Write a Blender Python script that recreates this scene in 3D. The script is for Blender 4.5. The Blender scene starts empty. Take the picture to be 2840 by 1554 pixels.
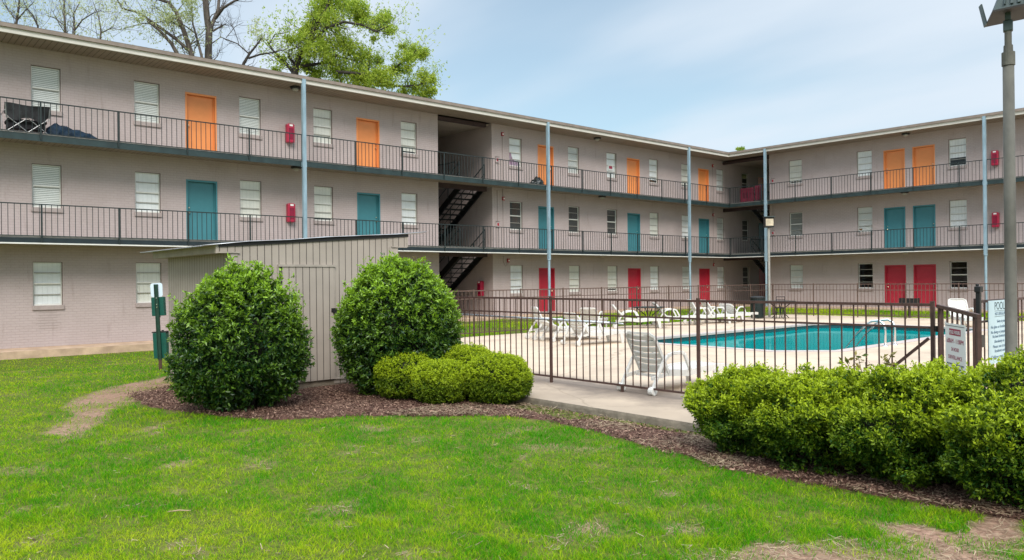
import bpy, math, random
import numpy as np
from mathutils import Vector, Matrix

random.seed(7)
RNG = np.random.default_rng(11)
SC = bpy.context.scene
COL = SC.collection
rad = math.radians

# ------------------------------------------------------------------ camera
F_PX = 2136.3                                   # focal length in pixels of the 2840 px wide photograph
CAM = np.array([-38.742, -25.501, 1.6985])
R_ = np.array([0.7513, -0.6599, -0.0103]); F_ = np.array([0.6599, 0.7513, 0.0002])
R_ /= np.linalg.norm(R_); F_ -= R_ * (F_ @ R_); F_ /= np.linalg.norm(F_); U_ = np.cross(R_, F_)
cd = bpy.data.cameras.new('camera'); cam = bpy.data.objects.new('camera', cd); COL.objects.link(cam)
cd.sensor_width = 36.0; cd.lens = 36.0 * F_PX / 2840.0; cd.clip_start = 0.05; cd.clip_end = 2000
cam.matrix_world = Matrix([[R_[0], U_[0], -F_[0], CAM[0]], [R_[1], U_[1], -F_[1], CAM[1]],
                           [R_[2], U_[2], -F_[2], CAM[2]], [0, 0, 0, 1]])
SC.camera = cam

def at(px, py, depth):
    """world point seen at photograph pixel (px, py), at the given distance along the view axis"""
    return CAM + depth * (F_ + R_ * (px - 1420) / F_PX - U_ * (py - 777) / F_PX)

def ground_at(px, py, z=-0.1):
    v = F_ + R_ * (px - 1420) / F_PX - U_ * (py - 777) / F_PX
    return CAM + v * (z - CAM[2]) / v[2]

# ------------------------------------------------------------------ world, sun, exposure
SUN_EL, SUN_AZ = rad(41), rad(214)              # azimuth clockwise from +Y: behind the photographer, to the left
world = bpy.data.worlds.new('World'); SC.world = world; world.use_nodes = True
nt = world.node_tree; nt.nodes.clear()
def wn(t, **k):
    n = nt.nodes.new(t)
    for a, b in k.items(): setattr(n, a, b)
    return n
sky = wn('ShaderNodeTexSky', sky_type='NISHITA', sun_disc=False, sun_elevation=SUN_EL, sun_rotation=SUN_AZ,
         air_density=1.0, dust_density=1.2, ozone_density=1.2)
tc = wn('ShaderNodeTexCoord'); sep = wn('ShaderNodeSeparateXYZ'); nt.links.new(tc.outputs['Generated'], sep.inputs[0])
zz = wn('ShaderNodeMath', operation='MAXIMUM'); nt.links.new(sep.outputs[2], zz.inputs[0]); zz.inputs[1].default_value = 0.0
za = wn('ShaderNodeMath', operation='ADD'); nt.links.new(zz.outputs[0], za.inputs[0]); za.inputs[1].default_value = 0.16
dv = wn('ShaderNodeVectorMath', operation='DIVIDE'); cmb = wn('ShaderNodeCombineXYZ')
for i in range(3): nt.links.new(za.outputs[0], cmb.inputs[i])
nt.links.new(tc.outputs['Generated'], dv.inputs[0]); nt.links.new(cmb.outputs[0], dv.inputs[1])
mp = wn('ShaderNodeMapping'); mp.inputs['Rotation'].default_value = (0, 0, rad(62)); mp.inputs['Scale'].default_value = (0.62, 0.26, 0.05)
mp.inputs['Location'].default_value = (0.35, 0.9, 0)
nt.links.new(dv.outputs[0], mp.inputs[0])
nz = wn('ShaderNodeTexNoise'); nz.inputs['Scale'].default_value = 1.7; nz.inputs['Detail'].default_value = 5; nz.inputs['Roughness'].default_value = 0.42
nt.links.new(mp.outputs[0], nz.inputs['Vector'])
cr = wn('ShaderNodeValToRGB'); cr.color_ramp.elements[0].position = 0.40; cr.color_ramp.elements[1].position = 0.64
cr.color_ramp.interpolation = 'EASE'
cr.color_ramp.elements[0].color = (0.36, 0.36, 0.36, 1); cr.color_ramp.elements[1].color = (0.95, 0.95, 0.95, 1)
nt.links.new(nz.outputs['Fac'], cr.inputs[0])
# brighter cloud cover towards the zenith, as under any bright overcast
ov = wn('ShaderNodeMapRange'); ov.inputs['From Min'].default_value = 0.42; ov.inputs['From Max'].default_value = 0.85
ov.inputs['To Min'].default_value = 1.0; ov.inputs['To Max'].default_value = 3.0
nt.links.new(sep.outputs[2], ov.inputs['Value'])
cc = wn('ShaderNodeVectorMath', operation='SCALE'); cc.inputs[0].default_value = (3.8, 4.25, 4.75)
nt.links.new(ov.outputs[0], cc.inputs['Scale'])
mx = wn('ShaderNodeMix', data_type='RGBA'); 
cov = wn('ShaderNodeMapRange'); cov.inputs['From Min'].default_value = 0.40; cov.inputs['From Max'].default_value = 0.70
nt.links.new(sep.outputs[2], cov.inputs['Value']); cmx = wn('ShaderNodeMath', operation='MAXIMUM'); nt.links.new(cr.outputs[0], cmx.inputs[0]); nt.links.new(cov.outputs[0], cmx.inputs[1])
nt.links.new(cmx.outputs[0], mx.inputs['Factor'])
skb = wn('ShaderNodeVectorMath', operation='MULTIPLY'); skb.inputs[1].default_value = (0.64, 0.77, 0.71)
nt.links.new(sky.outputs[0], skb.inputs[0])
nt.links.new(skb.outputs[0], mx.inputs['A']); nt.links.new(cc.outputs[0], mx.inputs['B'])
bg = wn('ShaderNodeBackground'); bg.inputs['Strength'].default_value = 0.10
out = wn('ShaderNodeOutputWorld'); nt.links.new(mx.outputs['Result'], bg.inputs['Color']); nt.links.new(bg.outputs[0], out.inputs[0])

sd = bpy.data.lights.new('sun', 'SUN'); sun = bpy.data.objects.new('sun', sd); COL.objects.link(sun)
sd.energy = 1.5; sd.angle = rad(24); sd.color = (1.0, 0.95, 0.87)
sdir = Vector((math.sin(SUN_AZ) * math.cos(SUN_EL), math.cos(SUN_AZ) * math.cos(SUN_EL), math.sin(SUN_EL)))
sun.rotation_euler = sdir.to_track_quat('Z', 'Y').to_euler(); sun.location = (-40, -40, 40)
vs = SC.view_settings; vs.view_transform = 'Standard'; vs.look = 'None'; vs.exposure = 1.05; vs.gamma = 1.0; vs.use_curve_mapping = False
SC.cycles.max_bounces = 6; SC.cycles.transparent_max_bounces = 12

# ------------------------------------------------------------------ materials
def nodes_of(m):
    m.use_nodes = True; t = m.node_tree; b = t.nodes['Principled BSDF']; return t, b
def mat(name, col, rough=0.7, metal=0.0, var=0.12, scale=6.0, bump=0.0, bscale=40.0, spec=0.4, col2=None, stretch=None, lo=0.35, hi=0.7):
    """principled with noise-varied colour (col..col2) and an optional fine bump"""
    m = bpy.data.materials.new(name); t, b = nodes_of(m)
    b.inputs['Roughness'].default_value = rough; b.inputs['Metallic'].default_value = metal
    b.inputs['Specular IOR Level'].default_value = spec
    c = np.array(col); c2 = np.array(col2) if col2 is not None else c * (1 - var * 2)
    tcn = t.nodes.new('ShaderNodeTexCoord'); n = t.nodes.new('ShaderNodeTexNoise'); r = t.nodes.new('ShaderNodeValToRGB')
    n.inputs['Scale'].default_value = scale; n.inputs['Detail'].default_value = 6; n.inputs['Roughness'].default_value = 0.6
    src = tcn.outputs['Object']
    if stretch:
        mpn = t.nodes.new('ShaderNodeMapping'); mpn.inputs['Scale'].default_value = stretch
        t.links.new(src, mpn.inputs[0]); src = mpn.outputs[0]
    t.links.new(src, n.inputs['Vector']); t.links.new(n.outputs['Fac'], r.inputs[0])
    r.color_ramp.elements[0].position = lo; r.color_ramp.elements[1].position = hi
    r.color_ramp.elements[0].color = (*c2, 1); r.color_ramp.elements[1].color = (*c, 1)
    t.links.new(r.outputs[0], b.inputs['Base Color'])
    if bump:
        n2 = t.nodes.new('ShaderNodeTexNoise'); n2.inputs['Scale'].default_value = bscale; n2.inputs['Detail'].default_value = 4
        bp = t.nodes.new('ShaderNodeBump'); bp.inputs['Strength'].default_value = bump; bp.inputs['Distance'].default_value = 0.02
        t.links.new(src, n2.inputs['Vector']); t.links.new(n2.outputs['Fac'], bp.inputs['Height']); t.links.new(bp.outputs[0], b.inputs['Normal'])
    return m

def math_node(t, op, a, b=None):
    n = t.nodes.new('ShaderNodeMath'); n.operation = op
    for i, v in enumerate((a, b)):
        if v is None: continue
        if isinstance(v, (int, float)): n.inputs[i].default_value = v
        else: t.links.new(v, n.inputs[i])
    return n.outputs[0]

def groove(t, coord, period, width):
    """1 inside a thin groove line every period, else 0"""
    a = math_node(t, 'DIVIDE', coord, period); fr = math_node(t, 'FRACT', a)
    return math_node(t, 'LESS_THAN', fr, width / period)

def brick_mat(name):
    m = bpy.data.materials.new(name); t, b = nodes_of(m)
    b.inputs['Roughness'].default_value = 0.62; b.inputs['Specular IOR Level'].default_value = 0.35
    tcn = t.nodes.new('ShaderNodeTexCoord'); s = t.nodes.new('ShaderNodeSeparateXYZ'); t.links.new(tcn.outputs['Object'], s.inputs[0])
    xy = math_node(t, 'ADD', s.outputs[0], s.outputs[1]); c = t.nodes.new('ShaderNodeCombineXYZ')
    t.links.new(xy, c.inputs[0]); t.links.new(s.outputs[2], c.inputs[1])
    br = t.nodes.new('ShaderNodeTexBrick'); br.inputs['Scale'].default_value = 1.0
    br.inputs['Brick Width'].default_value = 0.205; br.inputs['Row Height'].default_value = 0.0755
    br.inputs['Mortar Size'].default_value = 0.008; br.inputs['Mortar Smooth'].default_value = 0.4; br.inputs['Bias'].default_value = -0.2
    br.inputs['Color1'].default_value = (0.445, 0.372, 0.360, 1); br.inputs['Color2'].default_value = (0.43, 0.359, 0.347, 1)
    br.inputs['Mortar'].default_value = (0.40, 0.329, 0.316, 1)
    t.links.new(c.outputs[0], br.inputs['Vector'])
    n = t.nodes.new('ShaderNodeTexNoise'); n.inputs['Scale'].default_value = 0.9; n.inputs['Detail'].default_value = 7; n.inputs['Roughness'].default_value = 0.62
    t.links.new(tcn.outputs['Object'], n.inputs['Vector'])
    r = t.nodes.new('ShaderNodeValToRGB'); r.color_ramp.elements[0].position = 0.3; r.color_ramp.elements[1].position = 0.72
    r.color_ramp.elements[0].color = (0.90, 0.89, 0.87, 1); r.color_ramp.elements[1].color = (1.03, 1.02, 1.03, 1)
    t.links.new(n.outputs['Fac'], r.inputs[0])
    mm = t.nodes.new('ShaderNodeMix'); mm.data_type = 'RGBA'; mm.blend_type = 'MULTIPLY'; mm.inputs['Factor'].default_value = 1
    t.links.new(br.outputs['Color'], mm.inputs['A']); t.links.new(r.outputs[0], mm.inputs['B'])
    # drip streaks and scuffs
    mpn = t.nodes.new('ShaderNodeMapping'); mpn.inputs['Scale'].default_value = (3.2, 3.2, 0.5); t.links.new(tcn.outputs['Object'], mpn.inputs[0])
    n3 = t.nodes.new('ShaderNodeTexNoise'); n3.inputs['Scale'].default_value = 1.6; n3.inputs['Detail'].default_value = 5; t.links.new(mpn.outputs[0], n3.inputs['Vector'])
    r3 = t.nodes.new('ShaderNodeValToRGB'); r3.color_ramp.elements[0].position = 0.27; r3.color_ramp.elements[1].position = 0.40
    r3.color_ramp.elements[0].color = (0.87, 0.855, 0.84, 1); r3.color_ramp.elements[1].color = (1, 1, 1, 1); t.links.new(n3.outputs['Fac'], r3.inputs[0])
    m3 = t.nodes.new('ShaderNodeMix'); m3.data_type = 'RGBA'; m3.blend_type = 'MULTIPLY'; m3.inputs['Factor'].default_value = 1
    t.links.new(mm.outputs['Result'], m3.inputs['A']); t.links.new(r3.outputs[0], m3.inputs['B'])
    t.links.new(m3.outputs['Result'], b.inputs['Base Color'])
    bp = t.nodes.new('ShaderNodeBump'); bp.inputs['Strength'].default_value = 0.5; bp.inputs['Distance'].default_value = 0.01; bp.invert = True
    t.links.new(br.outputs['Fac'], bp.inputs['Height'])
    n2 = t.nodes.new('ShaderNodeTexNoise'); n2.inputs['Scale'].default_value = 28; t.links.new(tcn.outputs['Object'], n2.inputs['Vector'])
    bp2 = t.nodes.new('ShaderNodeBump'); bp2.inputs['Strength'].default_value = 0.25; bp2.inputs['Distance'].default_value = 0.01
    t.links.new(n2.outputs['Fac'], bp2.inputs['Height']); t.links.new(bp.outputs[0], bp2.inputs['Normal']); t.links.new(bp2.outputs[0], b.inputs['Normal'])
    return m

def grooved_mat(name, col, dark, axis, period, width, rough=0.6, axis2=None):
    """boards: thin grooves across the object-space axis; axis2: horizontal lap marks too"""
    m = bpy.data.materials.new(name); t, b = nodes_of(m); b.inputs['Roughness'].default_value = rough
    b.inputs['Specular IOR Level'].default_value = 0.3
    tcn = t.nodes.new('ShaderNodeTexCoord'); s = t.nodes.new('ShaderNodeSeparateXYZ'); t.links.new(tcn.outputs['Object'], s.inputs[0])
    co = s.outputs[axis] if axis < 3 else math_node(t, 'ADD', s.outputs[0], s.outputs[1])
    co = math_node(t, 'ADD', co, 200.0)
    g = groove(t, co, period, width)
    n = t.nodes.new('ShaderNodeTexNoise'); n.inputs['Scale'].default_value = 2.0; n.inputs['Detail'].default_value = 7
    t.links.new(tcn.outputs['Object'], n.inputs['Vector'])
    r = t.nodes.new('ShaderNodeValToRGB'); r.color_ramp.elements[0].position = 0.33; r.color_ramp.elements[1].position = 0.68
    r.color_ramp.elements[0].color = (*(np.array(col) * 0.86), 1); r.color_ramp.elements[1].color = (*col, 1)
    t.links.new(n.outputs['Fac'], r.inputs[0])
    mm = t.nodes.new('ShaderNodeMix'); mm.data_type = 'RGBA'; t.links.new(g, mm.inputs['Factor'])
    t.links.new(r.outputs[0], mm.inputs['A']); mm.inputs['B'].default_value = (*dark, 1)
    t.links.new(mm.outputs['Result'], b.inputs['Base Color'])
    bp = t.nodes.new('ShaderNodeBump'); bp.inputs['Strength'].default_value = 0.8; bp.inputs['Distance'].default_value = 0.012; bp.invert = True
    t.links.new(g, bp.inputs['Height']); t.links.new(bp.outputs[0], b.inputs['Normal'])
    return m

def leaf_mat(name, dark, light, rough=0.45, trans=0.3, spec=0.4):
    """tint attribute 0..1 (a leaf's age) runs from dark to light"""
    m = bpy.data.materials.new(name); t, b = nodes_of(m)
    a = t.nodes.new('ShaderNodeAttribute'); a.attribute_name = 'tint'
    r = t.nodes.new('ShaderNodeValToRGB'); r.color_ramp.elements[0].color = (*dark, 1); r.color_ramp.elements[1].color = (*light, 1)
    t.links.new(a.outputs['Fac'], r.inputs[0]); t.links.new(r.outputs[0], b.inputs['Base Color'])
    b.inputs['Roughness'].default_value = rough; b.inputs['Specular IOR Level'].default_value = spec
    tr = t.nodes.new('ShaderNodeBsdfTranslucent'); ms = t.nodes.new('ShaderNodeMixShader'); ms.inputs[0].default_value = trans
    t.links.new(r.outputs[0], tr.inputs[0]); o = t.nodes['Material Output']
    t.links.new(b.outputs[0], ms.inputs[1]); t.links.new(tr.outputs[0], ms.inputs[2]); t.links.new(ms.outputs[0], o.inputs[0])
    return m

def glass_mat(name):
    m = bpy.data.materials.new(name); m.use_nodes = True; t = m.node_tree; t.nodes.clear()
    o = t.nodes.new('ShaderNodeOutputMaterial'); tr = t.nodes.new('ShaderNodeBsdfTransparent'); g = t.nodes.new('ShaderNodeBsdfGlossy')
    tr.inputs[0].default_value = (0.975, 0.98, 0.985, 1)
    g.inputs['Roughness'].default_value = 0.03; lw = t.nodes.new('ShaderNodeLayerWeight'); lw.inputs[0].default_value = .5
    fr_ = math_node(t, 'ADD', math_node(t, 'MULTIPLY', math_node(t, 'POWER', lw.outputs['Facing'], 4.0), .7), .045)
    tcn = t.nodes.new('ShaderNodeTexCoord'); n = t.nodes.new('ShaderNodeTexNoise'); n.inputs['Scale'].default_value = 2.2
    bp = t.nodes.new('ShaderNodeBump'); bp.inputs['Strength'].default_value = 0.06; t.links.new(tcn.outputs['Object'], n.inputs['Vector'])
    t.links.new(n.outputs['Fac'], bp.inputs['Height']); t.links.new(bp.outputs[0], g.inputs['Normal'])
    mxs = t.nodes.new('ShaderNodeMixShader'); t.links.new(fr_, mxs.inputs[0]); t.links.new(tr.outputs[0], mxs.inputs[1])
    t.links.new(g.outputs[0], mxs.inputs[2]); t.links.new(mxs.outputs[0], o.inputs[0])
    return m

M = {}
M['brick'] = brick_mat('painted_brick')
M['soffit'] = grooved_mat('soffit_boards', (0.30, 0.235, 0.185), (0.13, 0.095, 0.07), 0, 0.152, 0.018)
M['bz_ceiling'] = grooved_mat('breezeway_ceiling', (0.42, 0.36, 0.29), (0.2, 0.16, 0.12), 0, 0.152, 0.02)
M['shed_board'] = grooved_mat('shed_boards', (0.385, 0.33, 0.283), (0.06, 0.05, 0.042), 3, 0.1216, 0.011)
M['shed_trim'] = mat('shed_trim', (0.40, 0.345, 0.295), 0.6, var=0.12, scale=5, bump=0.1)
M['fascia'] = mat('fascia_paint', (0.62, 0.585, 0.53), 0.5, var=0.08, scale=2.5, stretch=(1, 1, 6))
M['gutter'] = mat('roof_edge', (0.27, 0.215, 0.18), 0.55, var=0.15, scale=3)
M['roof'] = mat('roof_felt', (0.17, 0.15, 0.14), 0.9, var=0.2, scale=3, bump=0.3)
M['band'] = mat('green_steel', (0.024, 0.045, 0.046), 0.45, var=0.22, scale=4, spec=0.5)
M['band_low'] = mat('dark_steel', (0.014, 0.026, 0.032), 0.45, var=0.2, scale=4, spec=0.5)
M['rail'] = mat('rail_paint', (0.022, 0.033, 0.033), 0.5, var=0.2, scale=8)
M['white_trim'] = mat('white_trim', (0.72, 0.69, 0.64), 0.5, var=0.06, scale=3)
M['slab'] = mat('walkway_concrete', (0.42, 0.39, 0.36), 0.85, var=0.15, scale=3, bump=0.2)
M['column'] = mat('galvanised_column', (0.34, 0.47, 0.55), 0.5, metal=0.25, var=0.16, scale=5, stretch=(1, 1, 0.35))
M['beam'] = mat('beam_paint', (0.055, 0.03, 0.03), 0.6, var=0.2, scale=3)
M['stair'] = mat('stair_steel', (0.009, 0.011, 0.012), 0.6, var=0.2, scale=5)
M['frame'] = mat('window_frame_paint', (0.74, 0.73, 0.68), 0.4, var=0.06, scale=8)
M['sill'] = mat('sill_paint', (0.40, 0.33, 0.31), 0.65, var=0.12, scale=6, bump=0.3)
M['glass'] = glass_mat('window_glass')
M['blind_plain'] = grooved_mat('vertical_blind', (0.86, 0.87, 0.86), (0.70, 0.72, 0.71), 0, 0.125, 0.007)
M['blind_slat'] = grooved_mat('slatted_blind', (0.86, 0.87, 0.83), (0.30, 0.31, 0.28), 2, 0.052, 0.016)
M['blind_grey'] = grooved_mat('grey_blind', (0.30, 0.31, 0.29), (0.10, 0.10, 0.09), 2, 0.05, 0.018)
M['blind_dark'] = grooved_mat('dark_blind', (0.105, 0.105, 0.10), (0.03, 0.03, 0.03), 2, 0.05, 0.02)
M['orange'] = mat('orange_door_paint', (0.80, 0.285, 0.09), 0.42, var=0.07, scale=1.5, bump=0.05)
M['teal'] = mat('teal_door_paint', (0.055, 0.215, 0.25), 0.42, var=0.07, scale=1.5, bump=0.05)
M['red'] = mat('red_door_paint', (0.47, 0.026, 0.05), 0.42, var=0.10, scale=1.5, bump=0.05)
M['brass'] = mat('knob_metal', (0.75, 0.66, 0.5), 0.28, metal=1.0, var=0.05)
M['cabinet_red'] = mat('cabinet_plastic', (0.42, 0.012, 0.05), 0.3, var=0.06, scale=4, spec=0.5)
M['cabinet_dark'] = mat('cabinet_window', (0.25, 0.006, 0.035), 0.2, var=0.1)
M['alarm_red'] = mat('alarm_red', (0.36, 0.02, 0.035), 0.4, var=0.08)
M['white_label'] = mat('white_label', (0.8, 0.8, 0.78), 0.5, var=0.03)
M['conduit'] = mat('painted_conduit', (0.36, 0.30, 0.28), 0.6, var=0.08)
M['lamp_black'] = mat('lamp_black', (0.02, 0.018, 0.017), 0.5, var=0.1)
M['lamp_lens'] = mat('frosted_lens', (0.42, 0.40, 0.35), 0.3, var=0.05)
M['fence'] = mat('fence_paint', (0.088, 0.045, 0.036), 0.5, var=0.22, scale=9, spec=0.4)
M['fence_far'] = mat('far_fence_paint', (0.135, 0.085, 0.066), 0.6, var=0.2, scale=6)
M['black_plastic'] = mat('black_plastic', (0.012, 0.012, 0.013), 0.4, var=0.1)
M['plastic'] = mat('white_resin', (0.80, 0.79, 0.76), 0.38, var=0.05, scale=3, spec=0.5)
M['rules_white'] = mat('rules_board', (0.46, 0.60, 0.65), 0.4, var=0.05, scale=2)
def resin():
    m = M['plastic']; t = m.node_tree; b = t.nodes['Principled BSDF']; tr = t.nodes.new('ShaderNodeBsdfTranslucent'); tr.inputs[0].default_value = (.86, .80, .72, 1)
    ms = t.nodes.new('ShaderNodeMixShader'); ms.inputs[0].default_value = .30; t.links.new(b.outputs[0], ms.inputs[1]); t.links.new(tr.outputs[0], ms.inputs[2]); t.links.new(ms.outputs[0], t.nodes['Material Output'].inputs[0])
resin()
M['sign_white'] = mat('sign_white', (0.74, 0.76, 0.74), 0.4, var=0.04, scale=2)
M['ink_red'] = mat('sign_ink_red', (0.33, 0.03, 0.07), 0.6, var=0.05)
M['ink_blue'] = mat('sign_ink_blue', (0.05, 0.10, 0.17), 0.6, var=0.05)
M['ink_dark'] = mat('sign_ink_dark', (0.035, 0.06, 0.075), 0.6, var=0.05)
M['steel'] = mat('stainless_steel', (0.72, 0.74, 0.75), 0.18, metal=1.0, var=0.05)
M['alu'] = mat('aluminium_pole', (0.62, 0.65, 0.68), 0.35, metal=0.7, var=0.08)
M['lamp_pole'] = mat('weathered_pole', (0.125, 0.12, 0.10), 0.7, var=0.2, scale=5, bump=0.15, stretch=(1, 1, .6))
M['lamp_head'] = mat('floodlight_casting', (0.055, 0.08, 0.078), 0.5, var=0.12, scale=5)
M['lamp_under'] = mat('floodlight_door', (0.03, 0.025, 0.021), 0.6, var=0.15)
M['pole_pale'] = mat('pale_pole', (0.36, 0.34, 0.30), 0.6, var=0.12)
M['green_metal'] = mat('green_station', (0.006, 0.085, 0.062), 0.4, var=0.12, scale=5)
M['green_post'] = mat('green_post', (0.012, 0.05, 0.032), 0.5, var=0.2, scale=9)
M['rust_post'] = mat('rusty_post', (0.10, 0.055, 0.035), 0.8, var=0.25)
M['cloth_grey'] = mat('grey_canvas', (0.055, 0.054, 0.062), 0.85, var=0.25, scale=5, bump=0.4, bscale=8)
M['cloth_black'] = mat('black_canvas', (0.014, 0.013, 0.016), 0.85, var=0.2)
M['cloth_navy'] = mat('navy_cloth', (0.007, 0.03, 0.062), 0.8, var=0.3, scale=5, bump=0.5, bscale=9)
M['cloth_red'] = mat('crimson_cloth', (0.16, 0.006, 0.028), 0.75, var=0.25, scale=6)
M['bag'] = mat('black_bag', (0.010, 0.014, 0.014), 0.28, var=0.2, scale=8, bump=0.6, bscale=14, spec=0.6)
M['corrugated'] = mat('galvanised_sheet', (0.50, 0.53, 0.55), 0.35, metal=0.8, var=0.25, scale=3, col2=(0.28, 0.24, 0.22))
M['concrete_edge'] = mat('edge_concrete', (0.30, 0.25, 0.19), 0.9, var=0.25, scale=5, bump=0.4)
M['ledge'] = mat('ledge_concrete', (0.58, 0.41, 0.28), 0.9, scale=2.5, bump=0.3, col2=(0.36, 0.25, 0.17))
M['tile'] = grooved_mat('pool_tile', (0.018, 0.075, 0.085), (0.05, 0.12, 0.12), 3, 0.15, 0.012, rough=0.25)
M['basin'] = mat('pool_plaster', (0.10, 0.46, 0.46), 0.7, var=0.1, scale=1)
M['coping'] = mat('coping', (0.50, 0.42, 0.39), 0.8, var=0.1, scale=4)
M['bark'] = mat('grey_bark', (0.12, 0.098, 0.08), 0.95, var=0.3, scale=9, bump=0.8, bscale=30, stretch=(1, 1, .3))
M['bark_dark'] = mat('dark_bark', (0.06, 0.05, 0.042), 0.95, var=0.3, scale=9, bump=0.6, bscale=30)
M['core'] = mat('shaded_core', (0.02, 0.024, 0.012), 1.0, var=0.3, scale=20)
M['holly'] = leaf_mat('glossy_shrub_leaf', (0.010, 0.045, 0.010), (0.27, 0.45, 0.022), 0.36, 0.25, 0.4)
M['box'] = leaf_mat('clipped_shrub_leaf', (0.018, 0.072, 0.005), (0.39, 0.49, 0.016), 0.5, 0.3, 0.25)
M['oak'] = leaf_mat('spring_leaf', (0.16, 0.28, 0.02), (0.58, 0.66, 0.10), 0.6, 0.55, 0.2)
M['bud'] = leaf_mat('bud_leaf', (0.30, 0.36, 0.13), (0.66, 0.68, 0.40), 0.6, 0.5, 0.2)
M['sprig'] = leaf_mat('young_leaf', (0.06, 0.12, 0.02), (0.26, 0.20, 0.05), 0.5, 0.3, 0.3)
M['blade'] = leaf_mat('grass_blade', (0.05, 0.27, 0.004), (0.47, 0.55, 0.022), 0.9, 0.38, 0.03)
M['chip'] = leaf_mat('bark_chip', (0.05, 0.025, 0.018), (0.42, 0.265, 0.19), 0.9, 0.0, 0.2)
M['straw'] = leaf_mat('dry_straw', (0.20, 0.14, 0.09), (0.46, 0.36, 0.24), 0.8, 0.2, 0.2)
M['char'] = mat('black_iron', (0.013, 0.014, 0.014), 0.7, var=0.2)
M['furniture_green'] = mat('dark_green_steel', (0.018, 0.032, 0.030), 0.5, var=0.2)

# ------------------------------------------------------------------ mesh helpers
class MB:
    """collects polygons of one part"""
    def __init__(s): s.v = []; s.f = []; s.mi = []
    def add(s, vs, fs, mi=0):
        o = len(s.v); s.v += [tuple(map(float, p)) for p in vs]; s.f += [[i + o for i in q] for q in fs]; s.mi += [mi] * len(fs); return s
    def box(s, x0, x1, y0, y1, z0, z1, mi=0):
        vs = [(x, y, z) for z in (z0, z1) for y in (y0, y1) for x in (x0, x1)]
        return s.add(vs, [(0, 2, 3, 1), (4, 5, 7, 6), (0, 1, 5, 4), (2, 6, 7, 3), (0, 4, 6, 2), (1, 3, 7, 5)], mi)
    def quad(s, a, b, c, d, mi=0): return s.add([a, b, c, d], [(0, 1, 2, 3)], mi)
    def bar(s, p, q, w, h=None, up=(0, 0, 1), mi=0):
        """rectangular bar from p to q"""
        p = np.array(p, float); q = np.array(q, float); h = h or w; d = q - p; d /= np.linalg.norm(d)
        up = np.array(up, float)
        if abs(d @ up) > 0.95: up = np.array([1.0, 0, 0])
        a = np.cross(d, up); a /= np.linalg.norm(a); b = np.cross(a, d)
        vs = [e + a * w / 2 * i + b * h / 2 * j for e in (p, q) for i, j in ((-1, -1), (1, -1), (1, 1), (-1, 1))]
        return s.add(vs, [(0, 3, 2, 1), (4, 5, 6, 7), (0, 1, 5, 4), (1, 2, 6, 5), (2, 3, 7, 6), (3, 0, 4, 7)], mi)
    def tube(s, path, r, n=8, mi=0, cap=True):
        path = [np.array(p, float) for p in path]; rs = r if hasattr(r, '__len__') else [r] * len(path)
        vs = []; prev = None
        for i, p in enumerate(path):
            d = path[min(i + 1, len(path) - 1)] - path[max(i - 1, 0)]; d = d / (np.linalg.norm(d) + 1e-9)
            ref = prev if prev is not None else (np.array([0, 0, 1.0]) if abs(d[2]) < 0.9 else np.array([1.0, 0, 0]))
            a = np.cross(d, ref); a /= (np.linalg.norm(a) + 1e-9); b = np.cross(a, d); prev = b
            vs += [p + rs[i] * (a * math.cos(2 * math.pi * k / n) + b * math.sin(2 * math.pi * k / n)) for k in range(n)]
        fs = []
        for i in range(len(path) - 1):
            for k in range(n): fs.append((i * n + k, i * n + (k + 1) % n, (i + 1) * n + (k + 1) % n, (i + 1) * n + k))
        if cap: fs += [tuple(range(n))[::-1], tuple((len(path) - 1) * n + k for k in range(n))]
        return s.add(vs, fs, mi)
    def prism(s, poly, axis, a, b, mi=0):
        """extrude a 2-D outline along an axis (0, 1, 2) from a to b"""
        n = len(poly)
        def P(p, t):
            q = list(p); q.insert(axis, t); return q
        vs = [P(p, a) for p in poly] + [P(p, b) for p in poly]
        fs = [tuple(range(n))[::-1], tuple(range(n, 2 * n))] + [(i, (i + 1) % n, n + (i + 1) % n, n + i) for i in range(n)]
        return s.add(vs, fs, mi)
    def lathe(s, prof, n=16, c=(0, 0), mi=0):
        vs = [(c[0] + r * math.cos(2 * math.pi * k / n), c[1] + r * math.sin(2 * math.pi * k / n), z) for r, z in prof for k in range(n)]
        fs = [(i * n + k, i * n + (k + 1) % n, (i + 1) * n + (k + 1) % n, (i + 1) * n + k) for i in range(len(prof) - 1) for k in range(n)]
        fs += [tuple(range(n))[::-1], tuple((len(prof) - 1) * n + k for k in range(n))]
        return s.add(vs, fs, mi)
    def xf(s, mtx):
        s.v = [tuple(mtx @ Vector(p)) for p in s.v]; return s
    def mesh(s, name, m, smooth=False):
        me = bpy.data.meshes.new(name); me.from_pydata(s.v, [], s.f); me.update()
        for k in (m if isinstance(m, (list, tuple)) else [m]): me.materials.append(k)
        if any(s.mi): me.polygons.foreach_set('material_index', s.mi)
        if smooth: me.polygons.foreach_set('use_smooth', [True] * len(s.f))
        return me

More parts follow.
